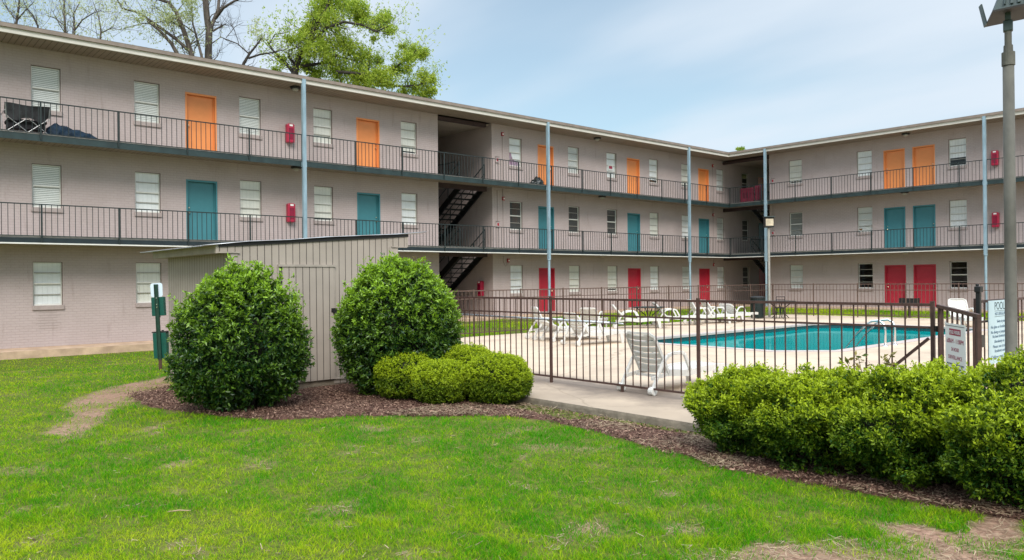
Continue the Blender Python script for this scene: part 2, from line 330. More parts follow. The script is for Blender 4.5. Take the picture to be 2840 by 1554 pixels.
def link(name, data, parent=None, loc=None, rotz=None):
    o = bpy.data.objects.new(name, data); COL.objects.link(o)
    if parent is not None: o.parent = parent
    if loc is not None: o.location = loc
    if rotz is not None: o.rotation_euler = (0, 0, rotz)
    return o
def obj(name, mb, m, parent=None, loc=None, rotz=None, smooth=False, bevel=0.0):
    o = link(name, mb.mesh(name, m, smooth), parent, loc, rotz)
    if bevel:
        b = o.modifiers.new('bevel', 'BEVEL'); b.width = bevel; b.segments = 2; b.limit_method = 'ANGLE'; b.angle_limit = rad(40)
    return o
def tag(o, label, cat, group=None):
    o['label'] = label; o['category'] = cat
    if group: o['group'] = group
    return o
def thing(name, label, cat, loc=(0, 0, 0), rotz=0.0, group=None):
    return tag(link(name, None, None, loc, rotz), label, cat, group)
def struct(o, kind='structure'):
    o['kind'] = kind; return o
def copy_tree(o, parent=None):
    c = o.copy(); COL.objects.link(c)
    if parent is not None: c.parent = parent
    for ch in list(o.children): copy_tree(ch, c)
    return c

def fast_mesh(name, V, Fc, m, tint=None, smooth=False, per=None):
    """large meshes from arrays: V (n,3); Fc (k, 3 or 4); tint per vertex"""
    me = bpy.data.meshes.new(name); V = np.ascontiguousarray(V, dtype=np.float32); Fc = np.ascontiguousarray(Fc, dtype=np.int32)
    k, n = Fc.shape
    me.vertices.add(len(V)); me.vertices.foreach_set('co', V.ravel())
    me.loops.add(k * n); me.loops.foreach_set('vertex_index', Fc.ravel())
    me.polygons.add(k); me.polygons.foreach_set('loop_start', np.arange(0, k * n, n, dtype=np.int32))
    if smooth: me.polygons.foreach_set('use_smooth', np.ones(k, dtype=bool))
    me.update(calc_edges=True)
    if tint is not None:
        a = me.attributes.new('tint', 'FLOAT', 'POINT'); a.data.foreach_set('value', np.ascontiguousarray(tint, dtype=np.float32))
    me.materials.append(m); return me

def vnoise(x, y, s, seed=0):
    """smooth value noise 0..1"""
    x = np.asarray(x) / s + 131.7 + seed * 17.3; y = np.asarray(y) / s + 71.3 + seed * 9.1
    xi = np.floor(x).astype(int); yi = np.floor(y).astype(int); fx = x - xi; fy = y - yi
    def h(a, b):
        t = np.sin(a * 127.1 + b * 311.7 + seed * 74.7) * 43758.5453; return t - np.floor(t)
    fx = fx * fx * (3 - 2 * fx); fy = fy * fy * (3 - 2 * fy)
    return (h(xi, yi) * (1 - fx) + h(xi + 1, yi) * fx) * (1 - fy) + (h(xi, yi + 1) * (1 - fx) + h(xi + 1, yi + 1) * fx) * fy
def fbm(x, y, s, seed=0): return (vnoise(x, y, s, seed) + .5 * vnoise(x, y, s / 2, seed + 1) + .25 * vnoise(x, y, s / 4, seed + 2)) / 1.75
def inside(x, y, poly):
    x = np.asarray(x); y = np.asarray(y); r = np.zeros(x.shape, bool); n = len(poly)
    for i in range(n):
        (x1, y1), (x2, y2) = poly[i][:2], poly[(i + 1) % n][:2]
        c = ((y1 > y) != (y2 > y)) & (x < (x2 - x1) * (y - y1) / (y2 - y1 + 1e-12) + x1); r ^= c
    return r

# ------------------------------------------------------------------ ground shape
def sm(t): t = np.clip(t, 0, 1); return t * t * (3 - 2 * t)
def ground_z(x, y):
    x = np.asarray(x, float); y = np.asarray(y, float)
    left = sm((-28.5 - x) / 3)
    z = -0.10 - 0.17 * sm((y + 12) / 9) * left
    strip = (1 - left) * np.maximum(sm((y + 7.2) / 5.5), sm((x + 6.8) / 5.5))
    z = z + strip * 0.17
    return z + (fbm(x, y, 2.5, 3) - 0.5) * 0.05 * (y < -7.5) * (x < -31.4)

DECK = [(-31.2, -40), (-5.9, -40), (-5.9, -7.2), (-31.2, -7.2)]
POOL = [(-22.45, -16.1), (-21.5, -17.1), (-12.0, -17.1), (-11.2, -16.3), (-11.2, -12.4), (-12.0, -11.65), (-21.6, -11.65), (-22.45, -12.3)]
edge_px = [(350, 1098), (405, 1130), (472, 1141), (530, 1148), (582, 1156), (650, 1163), (727, 1169), (864, 1167), (1000, 1158), (1120, 1159), (1236, 1159),
           (1330, 1157), (1412, 1158), (1522, 1170), (1609, 1190), (1688, 1208), (1770, 1232), (1825, 1257), (1904, 1264), (1974, 1299), (2084, 1315), (2247, 1347),
           (2369, 1368), (2512, 1396), (2613, 1413), (2715, 1432), (2860, 1452)]
BED = [tuple(ground_at(x, y, -0.1)[:2]) for x, y in edge_px] + [(-31.6, -26.5), (-31.22, -26.5), (-31.22, -13.0), (-34.0, -12.6), tuple(ground_at(467, 1073, -0.1)[:2])]
path_px = [(125, 1204), (225, 1216), (275, 1172), (300, 1140), (352, 1122), (410, 1102), (470, 1076), (472, 1034), (393, 1056), (322, 1068), (228, 1098), (178, 1126), (200, 1157), (160, 1180)]
PATH = [tuple(ground_at(x, y, -0.1)[:2]) for x, y in path_px]
corner_px = [(1960, 1554), (2080, 1512), (2240, 1496), (2380, 1488), (2480, 1484), (2600, 1462), (2680, 1428), (2860, 1440), (2900, 1700), (2100, 1700)]
BARE = [tuple(ground_at(x, y, -0.1)[:2]) for x, y in corner_px]
SHED = (-34.07, -31.0, -13.5, -10.45)

def soil_mask(x, y):
    """1 where the turf is worn away"""
    x = np.asarray(x, float); y = np.asarray(y, float)
    w = (fbm(x, y, 0.5, 5) - .5) * 0.8; w2 = (fbm(x, y, 0.5, 8) - .5) * 0.8
    m = (inside(x + w * .35, y + w2 * .35, PATH).astype(float) * .5 + inside(x - w2 * .6, y + w * .5, PATH) * .28 + inside(x + w2 * .9, y - w * .7, PATH) * .2) * np.clip(.35 + 1.1 * fbm(x, y, .35, 15), 0, .97)
    m = np.maximum(m, inside(x + w, y + w2, BARE) * np.clip(0.62 + (fbm(x, y, .6, 4) - .4) * 2.2, 0, 1))
    spots = np.clip((fbm(x, y, 0.45, 21) - 0.71) * 5, 0, 0.38)
    m = np.maximum(m, spots)
    for px, py, r in ((110, 1490, .13), (470, 1290, .20), (1845, 1370, .17), (420, 1190, .2), (1120, 1540, .12), (165, 1415, .1), (30, 1432, .12), (420, 1205, .13), (1900, 1475, .2), (1650, 1480, .25)):
        p = ground_at(px, py); m = np.maximum(m, np.clip(1.2 - np.hypot(x - p[0] + w * .5, y - p[1] + w2 * .5) / (r * .8), 0, .62))
    return m

def grid_surface(name, x0, x1, y0, y1, st, zf, m):
    xs = np.arange(x0, x1 + st / 2, st); ys = np.arange(y0, y1 + st / 2, st); X, Y = np.meshgrid(xs, ys); Z = zf(X, Y)
    V = np.stack([X, Y, Z], -1).reshape(-1, 3); nx = len(xs); i = np.arange(len(ys) - 1)[:, None] * nx + np.arange(nx - 1)[None]
    Fc = np.stack([i, i + 1, i + nx + 1, i + nx], -1).reshape(-1, 4)
    return fast_mesh(name, V, Fc, m, smooth=True)

def soil_material():
    m = bpy.data.materials.new('lawn_soil'); t, b = nodes_of(m); b.inputs['Roughness'].default_value = 0.95; b.inputs['Specular IOR Level'].default_value = 0.15
    a = t.nodes.new('ShaderNodeAttribute'); a.attribute_name = 'tint'; tcn = t.nodes.new('ShaderNodeTexCoord')
    n = t.nodes.new('ShaderNodeTexNoise'); n.inputs['Scale'].default_value = 18; n.inputs['Detail'].default_value = 8; n.inputs['Roughness'].default_value = .7
    t.links.new(tcn.outputs['Object'], n.inputs['Vector'])
    g = t.nodes.new('ShaderNodeValToRGB'); g.color_ramp.elements[0].position = .3; g.color_ramp.elements[1].position = .7
    g.color_ramp.elements[0].color = (0.03, 0.06, 0.006, 1); g.color_ramp.elements[1].color = (0.16, 0.17, 0.03, 1)
    s = t.nodes.new('ShaderNodeValToRGB'); s.color_ramp.elements[0].position = .3; s.color_ramp.elements[1].position = .72
    s.color_ramp.elements[0].color = (0.16, 0.088, 0.06, 1); s.color_ramp.elements[1].color = (0.43, 0.275, 0.195, 1)
    t.links.new(n.outputs['Fac'], g.inputs[0]); t.links.new(n.outputs['Fac'], s.inputs[0])
    mm = t.nodes.new('ShaderNodeMix'); mm.data_type = 'RGBA'; t.links.new(a.outputs['Fac'], mm.inputs['Factor'])
    t.links.new(g.outputs[0], mm.inputs['A']); t.links.new(s.outputs[0], mm.inputs['B']); t.links.new(mm.outputs['Result'], b.inputs['Base Color'])
    bp = t.nodes.new('ShaderNodeBump'); bp.inputs['Strength'].default_value = .7; bp.inputs['Distance'].default_value = .03
    t.links.new(n.outputs['Fac'], bp.inputs['Height']); t.links.new(bp.outputs[0], b.inputs['Normal'])
    return m
M['lawn'] = soil_material()

# ground: one sheet out to the horizon, finer near the photographer
def build_ground():
    xs = np.unique(np.concatenate([np.arange(-44, -29, 0.12), np.arange(-29, 14, 1.0), np.array([-400, -200, -120, -80, -60, -52, -48, 20, 40, 80, 200, 400.])]))
    ys = np.unique(np.concatenate([np.arange(-28, -1, 0.12), np.array([-400, -200, -100, -60, -45, -38, -33, 0, 4, 10, 20, 40, 80, 200, 400.])]))
    X, Y = np.meshgrid(xs, ys); Z = ground_z(X, Y)
    V = np.stack([X, Y, Z], -1).reshape(-1, 3); nx = len(xs); i = np.arange(len(ys) - 1)[:, None] * nx + np.arange(nx - 1)[None]
    Fc = np.stack([i, i + 1, i + nx + 1, i + nx], -1).reshape(-1, 4)
    # leave out the cells wholly under the deck (the pool basin is there)
    cx = V[Fc].mean(1); keep = ~((cx[:, 0] > -30.0) & (cx[:, 0] < -7.0) & (cx[:, 1] > -39) & (cx[:, 1] < -8.3))
    me = fast_mesh('lawn', V, Fc[keep], M['lawn'], tint=soil_mask(V[:, 0], V[:, 1]), smooth=True)
    struct(link('lawn', me))
build_ground()

# mulch bed: low mound of bark, edge follows the lawn
def build_bed():
    st = 0.09; P = np.array(BED); xs = np.arange(P[:, 0].min() - .2, P[:, 0].max() + .01, st); ys = np.arange(P[:, 1].min(), P[:, 1].max() + .2, st)
    X, Y = np.meshgrid(xs, ys); wgt = sum(inside(X + .16 * math.cos(a), Y + .16 * math.sin(a), BED).astype(float) for a in np.arange(0, 6.28, .785)) / 8; wgt = np.clip(wgt * 2 - 1, 0, 1)
    Z = ground_z(X, Y) - .012 + (.02 + 0.045 * fbm(X, Y, .6, 31)) * wgt
    Z = np.where(X > -31.75, np.minimum(Z, -0.105), Z)
    ins = inside(X, Y, BED)
    V = np.stack([X, Y, Z], -1).reshape(-1, 3); nx = len(xs); i = np.arange(len(ys) - 1)[:, None] * nx + np.arange(nx - 1)[None]
    Fc = np.stack([i, i + 1, i + nx + 1, i + nx], -1).reshape(-1, 4); k = ins.ravel()[Fc].sum(1) >= 2; Fc = Fc[k]
    M['mulch'] = mat('mulch', (0.165, 0.085, 0.062), .95, scale=14, bump=.9, bscale=45, col2=(0.06, 0.03, 0.022), spec=.15)
    struct(link('mulch_bed', fast_mesh('mulch_bed', V, Fc, M['mulch'], smooth=True)))
    # loose chips
    N = 95000
    x = RNG.uniform(P[:, 0].min() - .15, -31.2, N); y = RNG.uniform(P[:, 1].min(), P[:, 1].max(), N); k = inside(x + RNG.normal(0, .05, N), y + RNG.normal(0, .05, N), BED)
    k &= ~((x > SHED[0] - .02) & (x < SHED[1]) & (y > SHED[2] - .02)); x = x[k]; y = y[k]; n = len(x)
    z = ground_z(x, y) + 0.006 + 0.045 * fbm(x, y, .6, 31) + RNG.uniform(.0, .02, n); z = np.where(x > -31.75, np.minimum(z, -0.105 + RNG.uniform(0, .02, n)), z)
    a = RNG.uniform(0, 2 * np.pi, n); L = RNG.uniform(.006, .021, n); W = RNG.uniform(.003, .007, n); tl = RNG.normal(0, .35, n)
    d = np.stack([np.cos(a), np.sin(a), tl], -1) * L[:, None]; e = np.stack([-np.sin(a), np.cos(a), RNG.normal(0, .4, n)], -1) * W[:, None]
    c = np.stack([x, y, z], -1); V = np.stack([c - d - e, c + d - e, c + d + e, c - d + e], 1).reshape(-1, 3)
    t = np.repeat(np.clip(RNG.beta(1.1, 2.6, n), 0, 1), 4)
    struct(link('bark_chips', fast_mesh('bark_chips', V, np.arange(4 * n).reshape(-1, 4), M['chip'], tint=t)), 'stuff')
build_bed()
def bed_straw():
    N = 26000; x = RNG.uniform(-33.2, -31.22, N); y = RNG.uniform(-26, -16.6, N); k = inside(x, y, BED) & (RNG.uniform(0, 1, N) < np.clip((fbm(x, y, .7, 91) - .36) * 3.2, 0, 1)); x = x[k]; y = y[k]; n = len(x)
    z = ground_z(x, y) + RNG.uniform(.03, .05, n); z = np.where(x > -31.75, -0.085 + RNG.uniform(0, .02, n), z); a = RNG.uniform(0, 6.283, n); L = RNG.uniform(.015, .05, n); c = np.stack([x, y, z], -1)
    dd = np.stack([np.cos(a), np.sin(a), RNG.normal(0, .15, n)], -1) * L[:, None]; e = np.stack([-np.sin(a), np.cos(a), RNG.normal(0, .3, n)], -1) * .003
    V = np.stack([c - dd - e, c + dd - e, c + dd + e, c - dd + e], 1).reshape(-1, 3)
    struct(link('pine_straw', fast_mesh('pine_straw', V, np.arange(4 * n).reshape(-1, 4), M['straw'], tint=np.repeat(RNG.beta(1.2, 1.8, n), 4))), 'stuff')
bed_straw()

# ------------------------------------------------------------------ grass blades
def blades(name, x, y, hmin, hmax, w, tint):
    n = len(x); z = ground_z(x, y) - .004
    a = RNG.uniform(0, 2 * np.pi, n); h = RNG.uniform(hmin, hmax, n); lean = RNG.uniform(.4, 1.7, n) * h
    b = RNG.uniform(0, 2 * np.pi, n); W = w * RNG.uniform(.7, 1.3, n)
    s = np.stack([np.cos(a), np.sin(a), np.zeros(n)], -1) * W[:, None] / 2
    c = np.stack([x, y, z], -1); l = np.stack([np.cos(b) * lean, np.sin(b) * lean, np.zeros(n)], -1)
    up = np.stack([np.zeros(n), np.zeros(n), h], -1)
    m = c + l * .3 + up * .62; tip = c + l + up
    V = np.stack([c - s, c + s, m + s * .75, m - s * .75, tip], 1).reshape(-1, 3)
    i = np.arange(n)[:, None] * 5
    Fc = np.concatenate([i + np.array([[0, 1, 2]]), i + np.array([[0, 2, 3]]), i + np.array([[3, 2, 4]])])
    return fast_mesh(name, V, Fc, M['blade'], tint=np.repeat(tint, 5))
def build_grass():
    N = 640000
    u = RNG.uniform(0, 1, N); d0, d1 = 4.2, 25.0
    d = (d0 ** -.55 + u * (d1 ** -.55 - d0 ** -.55)) ** (-1 / .55)
    lat = RNG.uniform(-1, 1, N) * (0.70 * d + 0.9)
    x = CAM[0] + R_[0] * lat + F_[0] * d; y = CAM[1] + R_[1] * lat + F_[1] * d
    k = (x < -31.25) & (y < -1.45) & ~inside(x + RNG.normal(0, .05, N) + (fbm(x, y, .3, 71) - .5) * .25, y + RNG.normal(0, .05, N) + (fbm(x, y, .3, 73) - .5) * .25, BED)
    k &= ~((x > SHED[0] - .05) & (y > SHED[2] - .05) & (y < SHED[3] + .1) & (x < SHED[1]))
    so = soil_mask(x, y); thin = np.clip((fbm(x, y, .13, 55) - .27) * 4.2, .35, 1)
    k &= RNG.uniform(0, 1, N) > np.maximum(so * 1.05, 1 - thin)
    x = x[k]; y = y[k]; d = d[k]; n = len(x)
    lush = np.clip((fbm(x, y, 2.2, 41) - .5) * 3.0 + .45 - np.clip((fbm(x, y, .5, 43) - .5) * 1.2, -.3, .3), 0, 1)
    # fresher turf beside the bed, drier towards the photographer and the path
    lat_ = (x - CAM[0]) * R_[0] + (y - CAM[1]) * R_[1]
    fresh = np.exp(-((d - 8.6) / 2.0) ** 2 - ((lat_ - .9) / 2.8) ** 2)
    clump = (fbm(x, y, .28, 47) - .5) * .9
    t = np.clip(.56 - .34 * lush - .40 * fresh + clump + RNG.normal(0, .21, n) + (RNG.uniform(0, 1, n) < .08) * .45, 0, 1)
    h = (.75 + .5 * lush) * np.clip(.55 + 1.0 * fbm(x, y, .16, 81), .6, 1.5)
    me = blades('grass', x, y, .012 * h, .042 * h, .0040 * np.clip(d / 6.5, 1, 3.2), t)
    struct(link('grass', me), 'stuff')
    # straw and dead blades on the worn patches
    N = 60000; u = RNG.uniform(0, 1, N); d = (4.2 ** -.55 + u * (16 ** -.55 - 4.2 ** -.55)) ** (-1 / .55); lat = RNG.uniform(-1, 1, N) * (0.70 * d + .9)
    x = CAM[0] + R_[0] * lat + F_[0] * d; y = CAM[1] + R_[1] * lat + F_[1] * d
    k = (RNG.uniform(0, 1, N) < soil_mask(x, y) * .7 + .018) & (x < -31.25) & (y < -9) & ~inside(x, y, BED)
    x = x[k]; y = y[k]; n = len(x); z = ground_z(x, y) + RNG.uniform(.002, .022, n)
    a = RNG.uniform(0, 2 * np.pi, n); L = RNG.uniform(.015, .05, n); c = np.stack([x, y, z], -1)
    dd = np.stack([np.cos(a), np.sin(a), RNG.normal(0, .15, n)], -1) * L[:, None]; e = np.stack([-np.sin(a), np.cos(a), RNG.normal(0, .3, n)], -1) * .0022
    V = np.stack([c - dd - e, c + dd - e, c + dd + e, c - dd + e], 1).reshape(-1, 3)
    struct(link('straw', fast_mesh('straw', V, np.arange(4 * n).reshape(-1, 4), M['straw'], tint=np.repeat(RNG.uniform(0, 1, n), 4))), 'stuff')
    # strip of turf between the far fence and the building
    N = 70000
    x = np.concatenate([RNG.uniform(-29.5, -1.4, N), RNG.uniform(-6.6, -1.5, N // 2)]); y = np.concatenate([RNG.uniform(-7.1, -1.45, N), RNG.uniform(-20, -7, N // 2)])
    k = (fbm(x, y, 1.1, 61) > .40) & (x > -29.0); x = x[k]; y = y[k]; n = len(x)
    t = np.clip(.55 + (fbm(x, y, 1.6, 63) - .5) * 1.6 + RNG.normal(0, .15, n), 0, 1)
    struct(link('grass_strip', blades('grass_strip', x, y, .03, .09, .014, t)), 'stuff')
build_grass()

# ------------------------------------------------------------------ pool deck, pool
def deck_material():
    m = bpy.data.materials.new('deck_concrete'); t, b = nodes_of(m); b.inputs['Roughness'].default_value = .85; b.inputs['Specular IOR Level'].default_value = .25
    tcn = t.nodes.new('ShaderNodeTexCoord'); s = t.nodes.new('ShaderNodeSeparateXYZ'); t.links.new(tcn.outputs['Object'], s.inputs[0])
    n = t.nodes.new('ShaderNodeTexNoise'); n.inputs['Scale'].default_value = .55; n.inputs['Detail'].default_value = 9; n.inputs['Roughness'].default_value = .62
    t.links.new(tcn.outputs['Object'], n.inputs['Vector'])
    r = t.nodes.new('ShaderNodeValToRGB'); e = r.color_ramp.elements
    e[0].position = .30; e[0].color = (.40, .315, .24, 1); e[1].position = .60; e[1].color = (.57, .45, .335, 1)
    t.links.new(n.outputs['Fac'], r.inputs[0])
    # worn grey edge strip under the near fence
    nb = t.nodes.new('ShaderNodeTexNoise'); nb.inputs['Scale'].default_value = 1.6; nb.inputs['Detail'].default_value = 7; nb.inputs['Roughness'].default_value = .7; t.links.new(tcn.outputs['Object'], nb.inputs['Vector'])
    d = math_node(t, 'ABSOLUTE', math_node(t, 'ADD', s.outputs[0], 29.75))
    d = math_node(t, 'ADD', math_node(t, 'MULTIPLY', d, 0.42), math_node(t, 'MULTIPLY', nb.outputs['Fac'], .55))
    r2 = t.nodes.new('ShaderNodeValToRGB'); r2.color_ramp.elements[0].position = .34; r2.color_ramp.elements[1].position = .66
    r2.color_ramp.elements[0].color = (.42, .42, .45, 1); r2.color_ramp.elements[1].color = (1, 1, 1, 1)
    t.links.new(d, r2.inputs[0])
    mm = t.nodes.new('ShaderNodeMix'); mm.data_type = 'RGBA'; mm.blend_type = 'MULTIPLY'; mm.inputs['Factor'].default_value = 1
    t.links.new(r.outputs[0], mm.inputs['A']); t.links.new(r2.outputs[0], mm.inputs['B'])
    ed = t.nodes.new('ShaderNodeMapRange'); ed.inputs['From Min'].default_value = -30.6; ed.inputs['From Max'].default_value = -28.6; ed.inputs['To Min'].default_value = .70; ed.inputs['To Max'].default_value = 1.0
    t.links.new(math_node(t, 'ADD', s.outputs[0], math_node(t, 'MULTIPLY', nb.outputs['Fac'], .6)), ed.inputs['Value'])
    me_ = t.nodes.new('ShaderNodeVectorMath'); me_.operation = 'SCALE'; t.links.new(mm.outputs['Result'], me_.inputs[0]); t.links.new(ed.outputs[0], me_.inputs['Scale'])
    # joints
    wob = t.nodes.new('ShaderNodeTexNoise'); wob.inputs['Scale'].default_value = 1.3; t.links.new(tcn.outputs['Object'], wob.inputs['Vector'])
    wv = math_node(t, 'MULTIPLY', wob.outputs['Fac'], .14)
    gx = groove(t, math_node(t, 'ADD', math_node(t, 'ADD', s.outputs[0], 100.4), wv), 3.1, .016); gy = groove(t, math_node(t, 'ADD', math_node(t, 'ADD', s.outputs[1], 101.5), wv), 3.1, .016)
    g = math_node(t, 'MAXIMUM', gx, gy)
    vo = t.nodes.new('ShaderNodeTexVoronoi'); vo.feature = 'DISTANCE_TO_EDGE'; vo.inputs['Scale'].default_value = .33
    wm = t.nodes.new('ShaderNodeMix'); wm.data_type = 'RGBA'; wm.inputs['Factor'].default_value = .22; t.links.new(tcn.outputs['Object'], wm.inputs['A']); t.links.new(nb.outputs['Color'], wm.inputs['B'])
    t.links.new(wm.outputs['Result'], vo.inputs['Vector'])
    ck = math_node(t, 'LESS_THAN', vo.outputs['Distance'], .0035)
    g = math_node(t, 'MAXIMUM', g, math_node(t, 'MULTIPLY', ck, .8))
    m2 = t.nodes.new('ShaderNodeMix'); m2.data_type = 'RGBA'; t.links.new(math_node(t, 'MULTIPLY', g, .55), m2.inputs['Factor']); t.links.new(me_.outputs[0], m2.inputs['A'])
    m2.inputs['B'].default_value = (.22, .17, .12, 1); t.links.new(m2.outputs['Result'], b.inputs['Base Color'])
    n2 = t.nodes.new('ShaderNodeTexNoise'); n2.inputs['Scale'].default_value = 60; t.links.new(tcn.outputs['Object'], n2.inputs['Vector'])
    bp = t.nodes.new('ShaderNodeBump'); bp.inputs['Strength'].default_value = .3; bp.inputs['Distance'].default_value = .01
    t.links.new(n2.outputs['Fac'], bp.inputs['Height']); t.links.new(bp.outputs[0], b.inputs['Normal'])
    return m
M['deck'] = deck_material()
def offset_poly(P, d):
    c = np.array(P).mean(0); n = len(P); r = []
    for i in range(n):
        a, b, e = np.array(P[i - 1]), np.array(P[i]), np.array(P[(i + 1) % n])
        n1 = np.array([(b - a)[1], -(b - a)[0]]); n1 /= np.linalg.norm(n1); n2 = np.array([(e - b)[1], -(e - b)[0]]); n2 /= np.linalg.norm(n2)
        if n1 @ (b - c) < 0: n1 = -n1
        if n2 @ (b - c) < 0: n2 = -n2
        k = n1 + n2; k = k / (k @ n1); r.append(tuple(b + k * d))
    return r
def build_deck():
    n = 8; O = offset_poly(POOL, .28)
    outer = [(-31.2, -16.1), (-31.2, -40), (-5.9, -40), (-5.9, -16.3), (-5.9, -12.4), (-5.9, -7.2), (-31.2, -7.2), (-31.2, -12.3)]
    # each hole corner joins an outer point: quads round the pool
    mb = MB(); z = 0.0
    for i in range(8):
        j = (i + 1) % 8
        mb.quad((*O[i], z), (*O[j], z), (*outer[j], z), (*outer[i], z))
    o = obj('pool_deck', mb, M['deck']); struct(o)
    # broken front edge of the slab
    eb = MB(); ys = np.arange(-40, -7.2, .15); pts = []
    for y in ys: pts.append((-31.205 - .012 * random.random(), y))
    for (xa, ya), (xb, yb) in zip(pts[:-1], pts[1:]):
        eb.quad((xa, ya, 0.0), (xa - .006, ya, -.035), (xb - .006, yb, -.035), (xb, yb, 0.0))
        eb.quad((xa - .006, ya, -.035), (xa, ya, -.3), (xb, yb, -.3), (xb - .006, yb, -.035))
        eb.quad((-31.2, ya, 0.0), (xa, ya, 0.0), (xb, yb, 0.0), (-31.2, yb, 0.0))
    for a, b in (((-31.2, -7.2), (-5.9, -7.2)), ((-5.9, -7.2), (-5.9, -40))): eb.quad((*a, 0), (*b, 0), (*b, -.3), (*a, -.3))
    struct(obj('deck_edge', eb, M['concrete_edge']))
    cb = MB(); I = offset_poly(POOL, -.03)
    for i in range(8):
        j = (i + 1) % 8
        cb.quad((*O[i], .012), (*O[j], .012), (*I[j], .012), (*I[i], .012)); cb.quad((*O[i], -.05), (*O[j], -.05), (*O[j], .012), (*O[i], .012))
        cb.quad((*I[i], .012), (*I[j], .012), (*I[j], -.05), (*I[i], -.05)); cb.quad((*I[i], -.05), (*I[j], -.05), (*O[j], -.05), (*O[i], -.05))
    struct(obj('pool_coping', cb, M['coping']))
    tb = MB()
    for i in range(8):
        j = (i + 1) % 8
        tb.quad((*POOL[i], -.05), (*POOL[j], -.05), (*POOL[j], -.26), (*POOL[i], -.26))
        tb.quad((*POOL[i], -.26), (*POOL[j], -.26), (*POOL[j], -1.7), (*POOL[i], -1.7), 1)
    tb.add([(*p, -1.7) for p in POOL], [tuple(range(8))], 1)
    struct(obj('pool_basin', tb, [M['tile'], M['basin']]))
    m = bpy.data.materials.new('pool_water'); m.use_nodes = True; t = m.node_tree; t.nodes.clear()
    o = t.nodes.new('ShaderNodeOutputMaterial'); tr = t.nodes.new('ShaderNodeBsdfTransparent'); tr.inputs[0].default_value = (.10, .62, .62, 1)
    df = t.nodes.new('ShaderNodeBsdfDiffuse'); df.inputs[0].default_value = (.0, .30, .295, 1); gl = t.nodes.new('ShaderNodeBsdfGlossy'); gl.inputs['Roughness'].default_value = .05
    gl.inputs[0].default_value = (.55, .95, .95, 1)
    tcn = t.nodes.new('ShaderNodeTexCoord'); n1 = t.nodes.new('ShaderNodeTexNoise'); n1.inputs['Scale'].default_value = 1.7; n1.inputs['Detail'].default_value = 3
    bp = t.nodes.new('ShaderNodeBump'); bp.inputs['Strength'].default_value = .08; bp.inputs['Distance'].default_value = .05
    t.links.new(tcn.outputs['Object'], n1.inputs['Vector']); t.links.new(n1.outputs['Fac'], bp.inputs['Height']); t.links.new(bp.outputs[0], gl.inputs['Normal'])
    m1 = t.nodes.new('ShaderNodeMixShader'); m1.inputs[0].default_value = .62; t.links.new(tr.outputs[0], m1.inputs[1]); t.links.new(df.outputs[0], m1.inputs[2])
    lw = t.nodes.new('ShaderNodeLayerWeight'); lw.inputs[0].default_value = .25; fm = math_node(t, 'MULTIPLY', lw.outputs['Fresnel'], .58)
    m2 = t.nodes.new('ShaderNodeMixShader'); t.links.new(fm, m2.inputs[0]); t.links.new(m1.outputs[0], m2.inputs[1]); t.links.new(gl.outputs[0], m2.inputs[2]); t.links.new(m2.outputs[0], o.inputs[0])
    wb = MB(); wb.add([(*p, -.165) for p in offset_poly(POOL, -.004)], [tuple(range(8))]); struct(obj('pool_water', wb, m))
build_deck()

# ------------------------------------------------------------------ apartment building
S = 2.813; F1 = 0.25
def floor(n): return F1 + S * (n - 1)
DT, WT, WB = 2.239, 2.363, 1.11                 # door head, window head, window foot on the ground storey
W = 1.12                                        # walkway depth
LWIN = [-37.6, -34.14, -31.40, -28.11, -25.40, -21.68, -16.05, -12.37, -9.66, -6.33, -3.56, -0.23, 2.41]
LDOOR = [-29.75, -23.53, -14.21, -8.0, -1.88, 4.35]
RWIN = [4.51, 8.20, 12.46, 16.6]; RDOOR = [9.65, 11.0, 18.2]
BZ0, BZ1 = -20.28, -17.43; RW0 = 2.98
bld = thing('apartment_building', 'three storey taupe brick apartment building around the pool with orange, teal and red doors', 'building')

def wall_with_openings(x0, x1, z0, z1, openings, depth=.14):
    """front sheet at y=0 with reveals"""
    mb = MB(); xs = sorted({x0, x1} | {a for o in openings for a in o[:2] if x0 < a < x1}); zs = sorted({z0, z1} | {a for o in openings for a in o[2:] if z0 < a < z1})
    for xa, xb in zip(xs[:-1], xs[1:]):
        run = None
        for za, zb in zip(zs[:-1], zs[1:]):
            cx, cz = (xa + xb) / 2, (za + zb) / 2
            if any(o[0] < cx < o[1] and o[2] < cz < o[3] for o in openings): continue
            mb.quad((xa, 0, za), (xb, 0, za), (xb, 0, zb), (xa, 0, zb))
    for a, b, c, d in openings:
        if not (x0 < a and b < x1): continue
        mb.quad((a, 0, c), (a, 0, d), (a, depth, d), (a, depth, c)); mb.quad((b, 0, d), (b, 0, c), (b, depth, c), (b, depth, d))
        mb.quad((a, 0, d), (b, 0, d), (b, depth, d), (a, depth, d)); mb.quad((b, 0, c), (a, 0, c), (a, depth, c), (b, depth, c))
    return mb
def openings(wins, doors):
    r = []
    for n in (0, 1, 2):
        r += [(x - .375, x + .375, WB + S * n, WT + S * n) for x in wins]; r += [(x - .5, x + .5, F1 + S * n + .001, DT + S * n) for x in doors]
    return r
WX0, WX1, RX1, DEEP, ZT = -47.0, 9.2, 30.0, 9.0, 8.50
ol = openings(LWIN, LDOOR); orr = openings(RWIN, RDOOR)
RROT = rad(-90)
obj('wall', wall_with_openings(WX0, BZ0, -.45, ZT, ol), M['brick'], bld)
obj('wall', wall_with_openings(BZ1, WX1, -.45, ZT, ol), M['brick'], bld)
obj('wall', wall_with_openings(RW0, RX1, -.45, ZT, orr), M['brick'], bld, rotz=RROT)
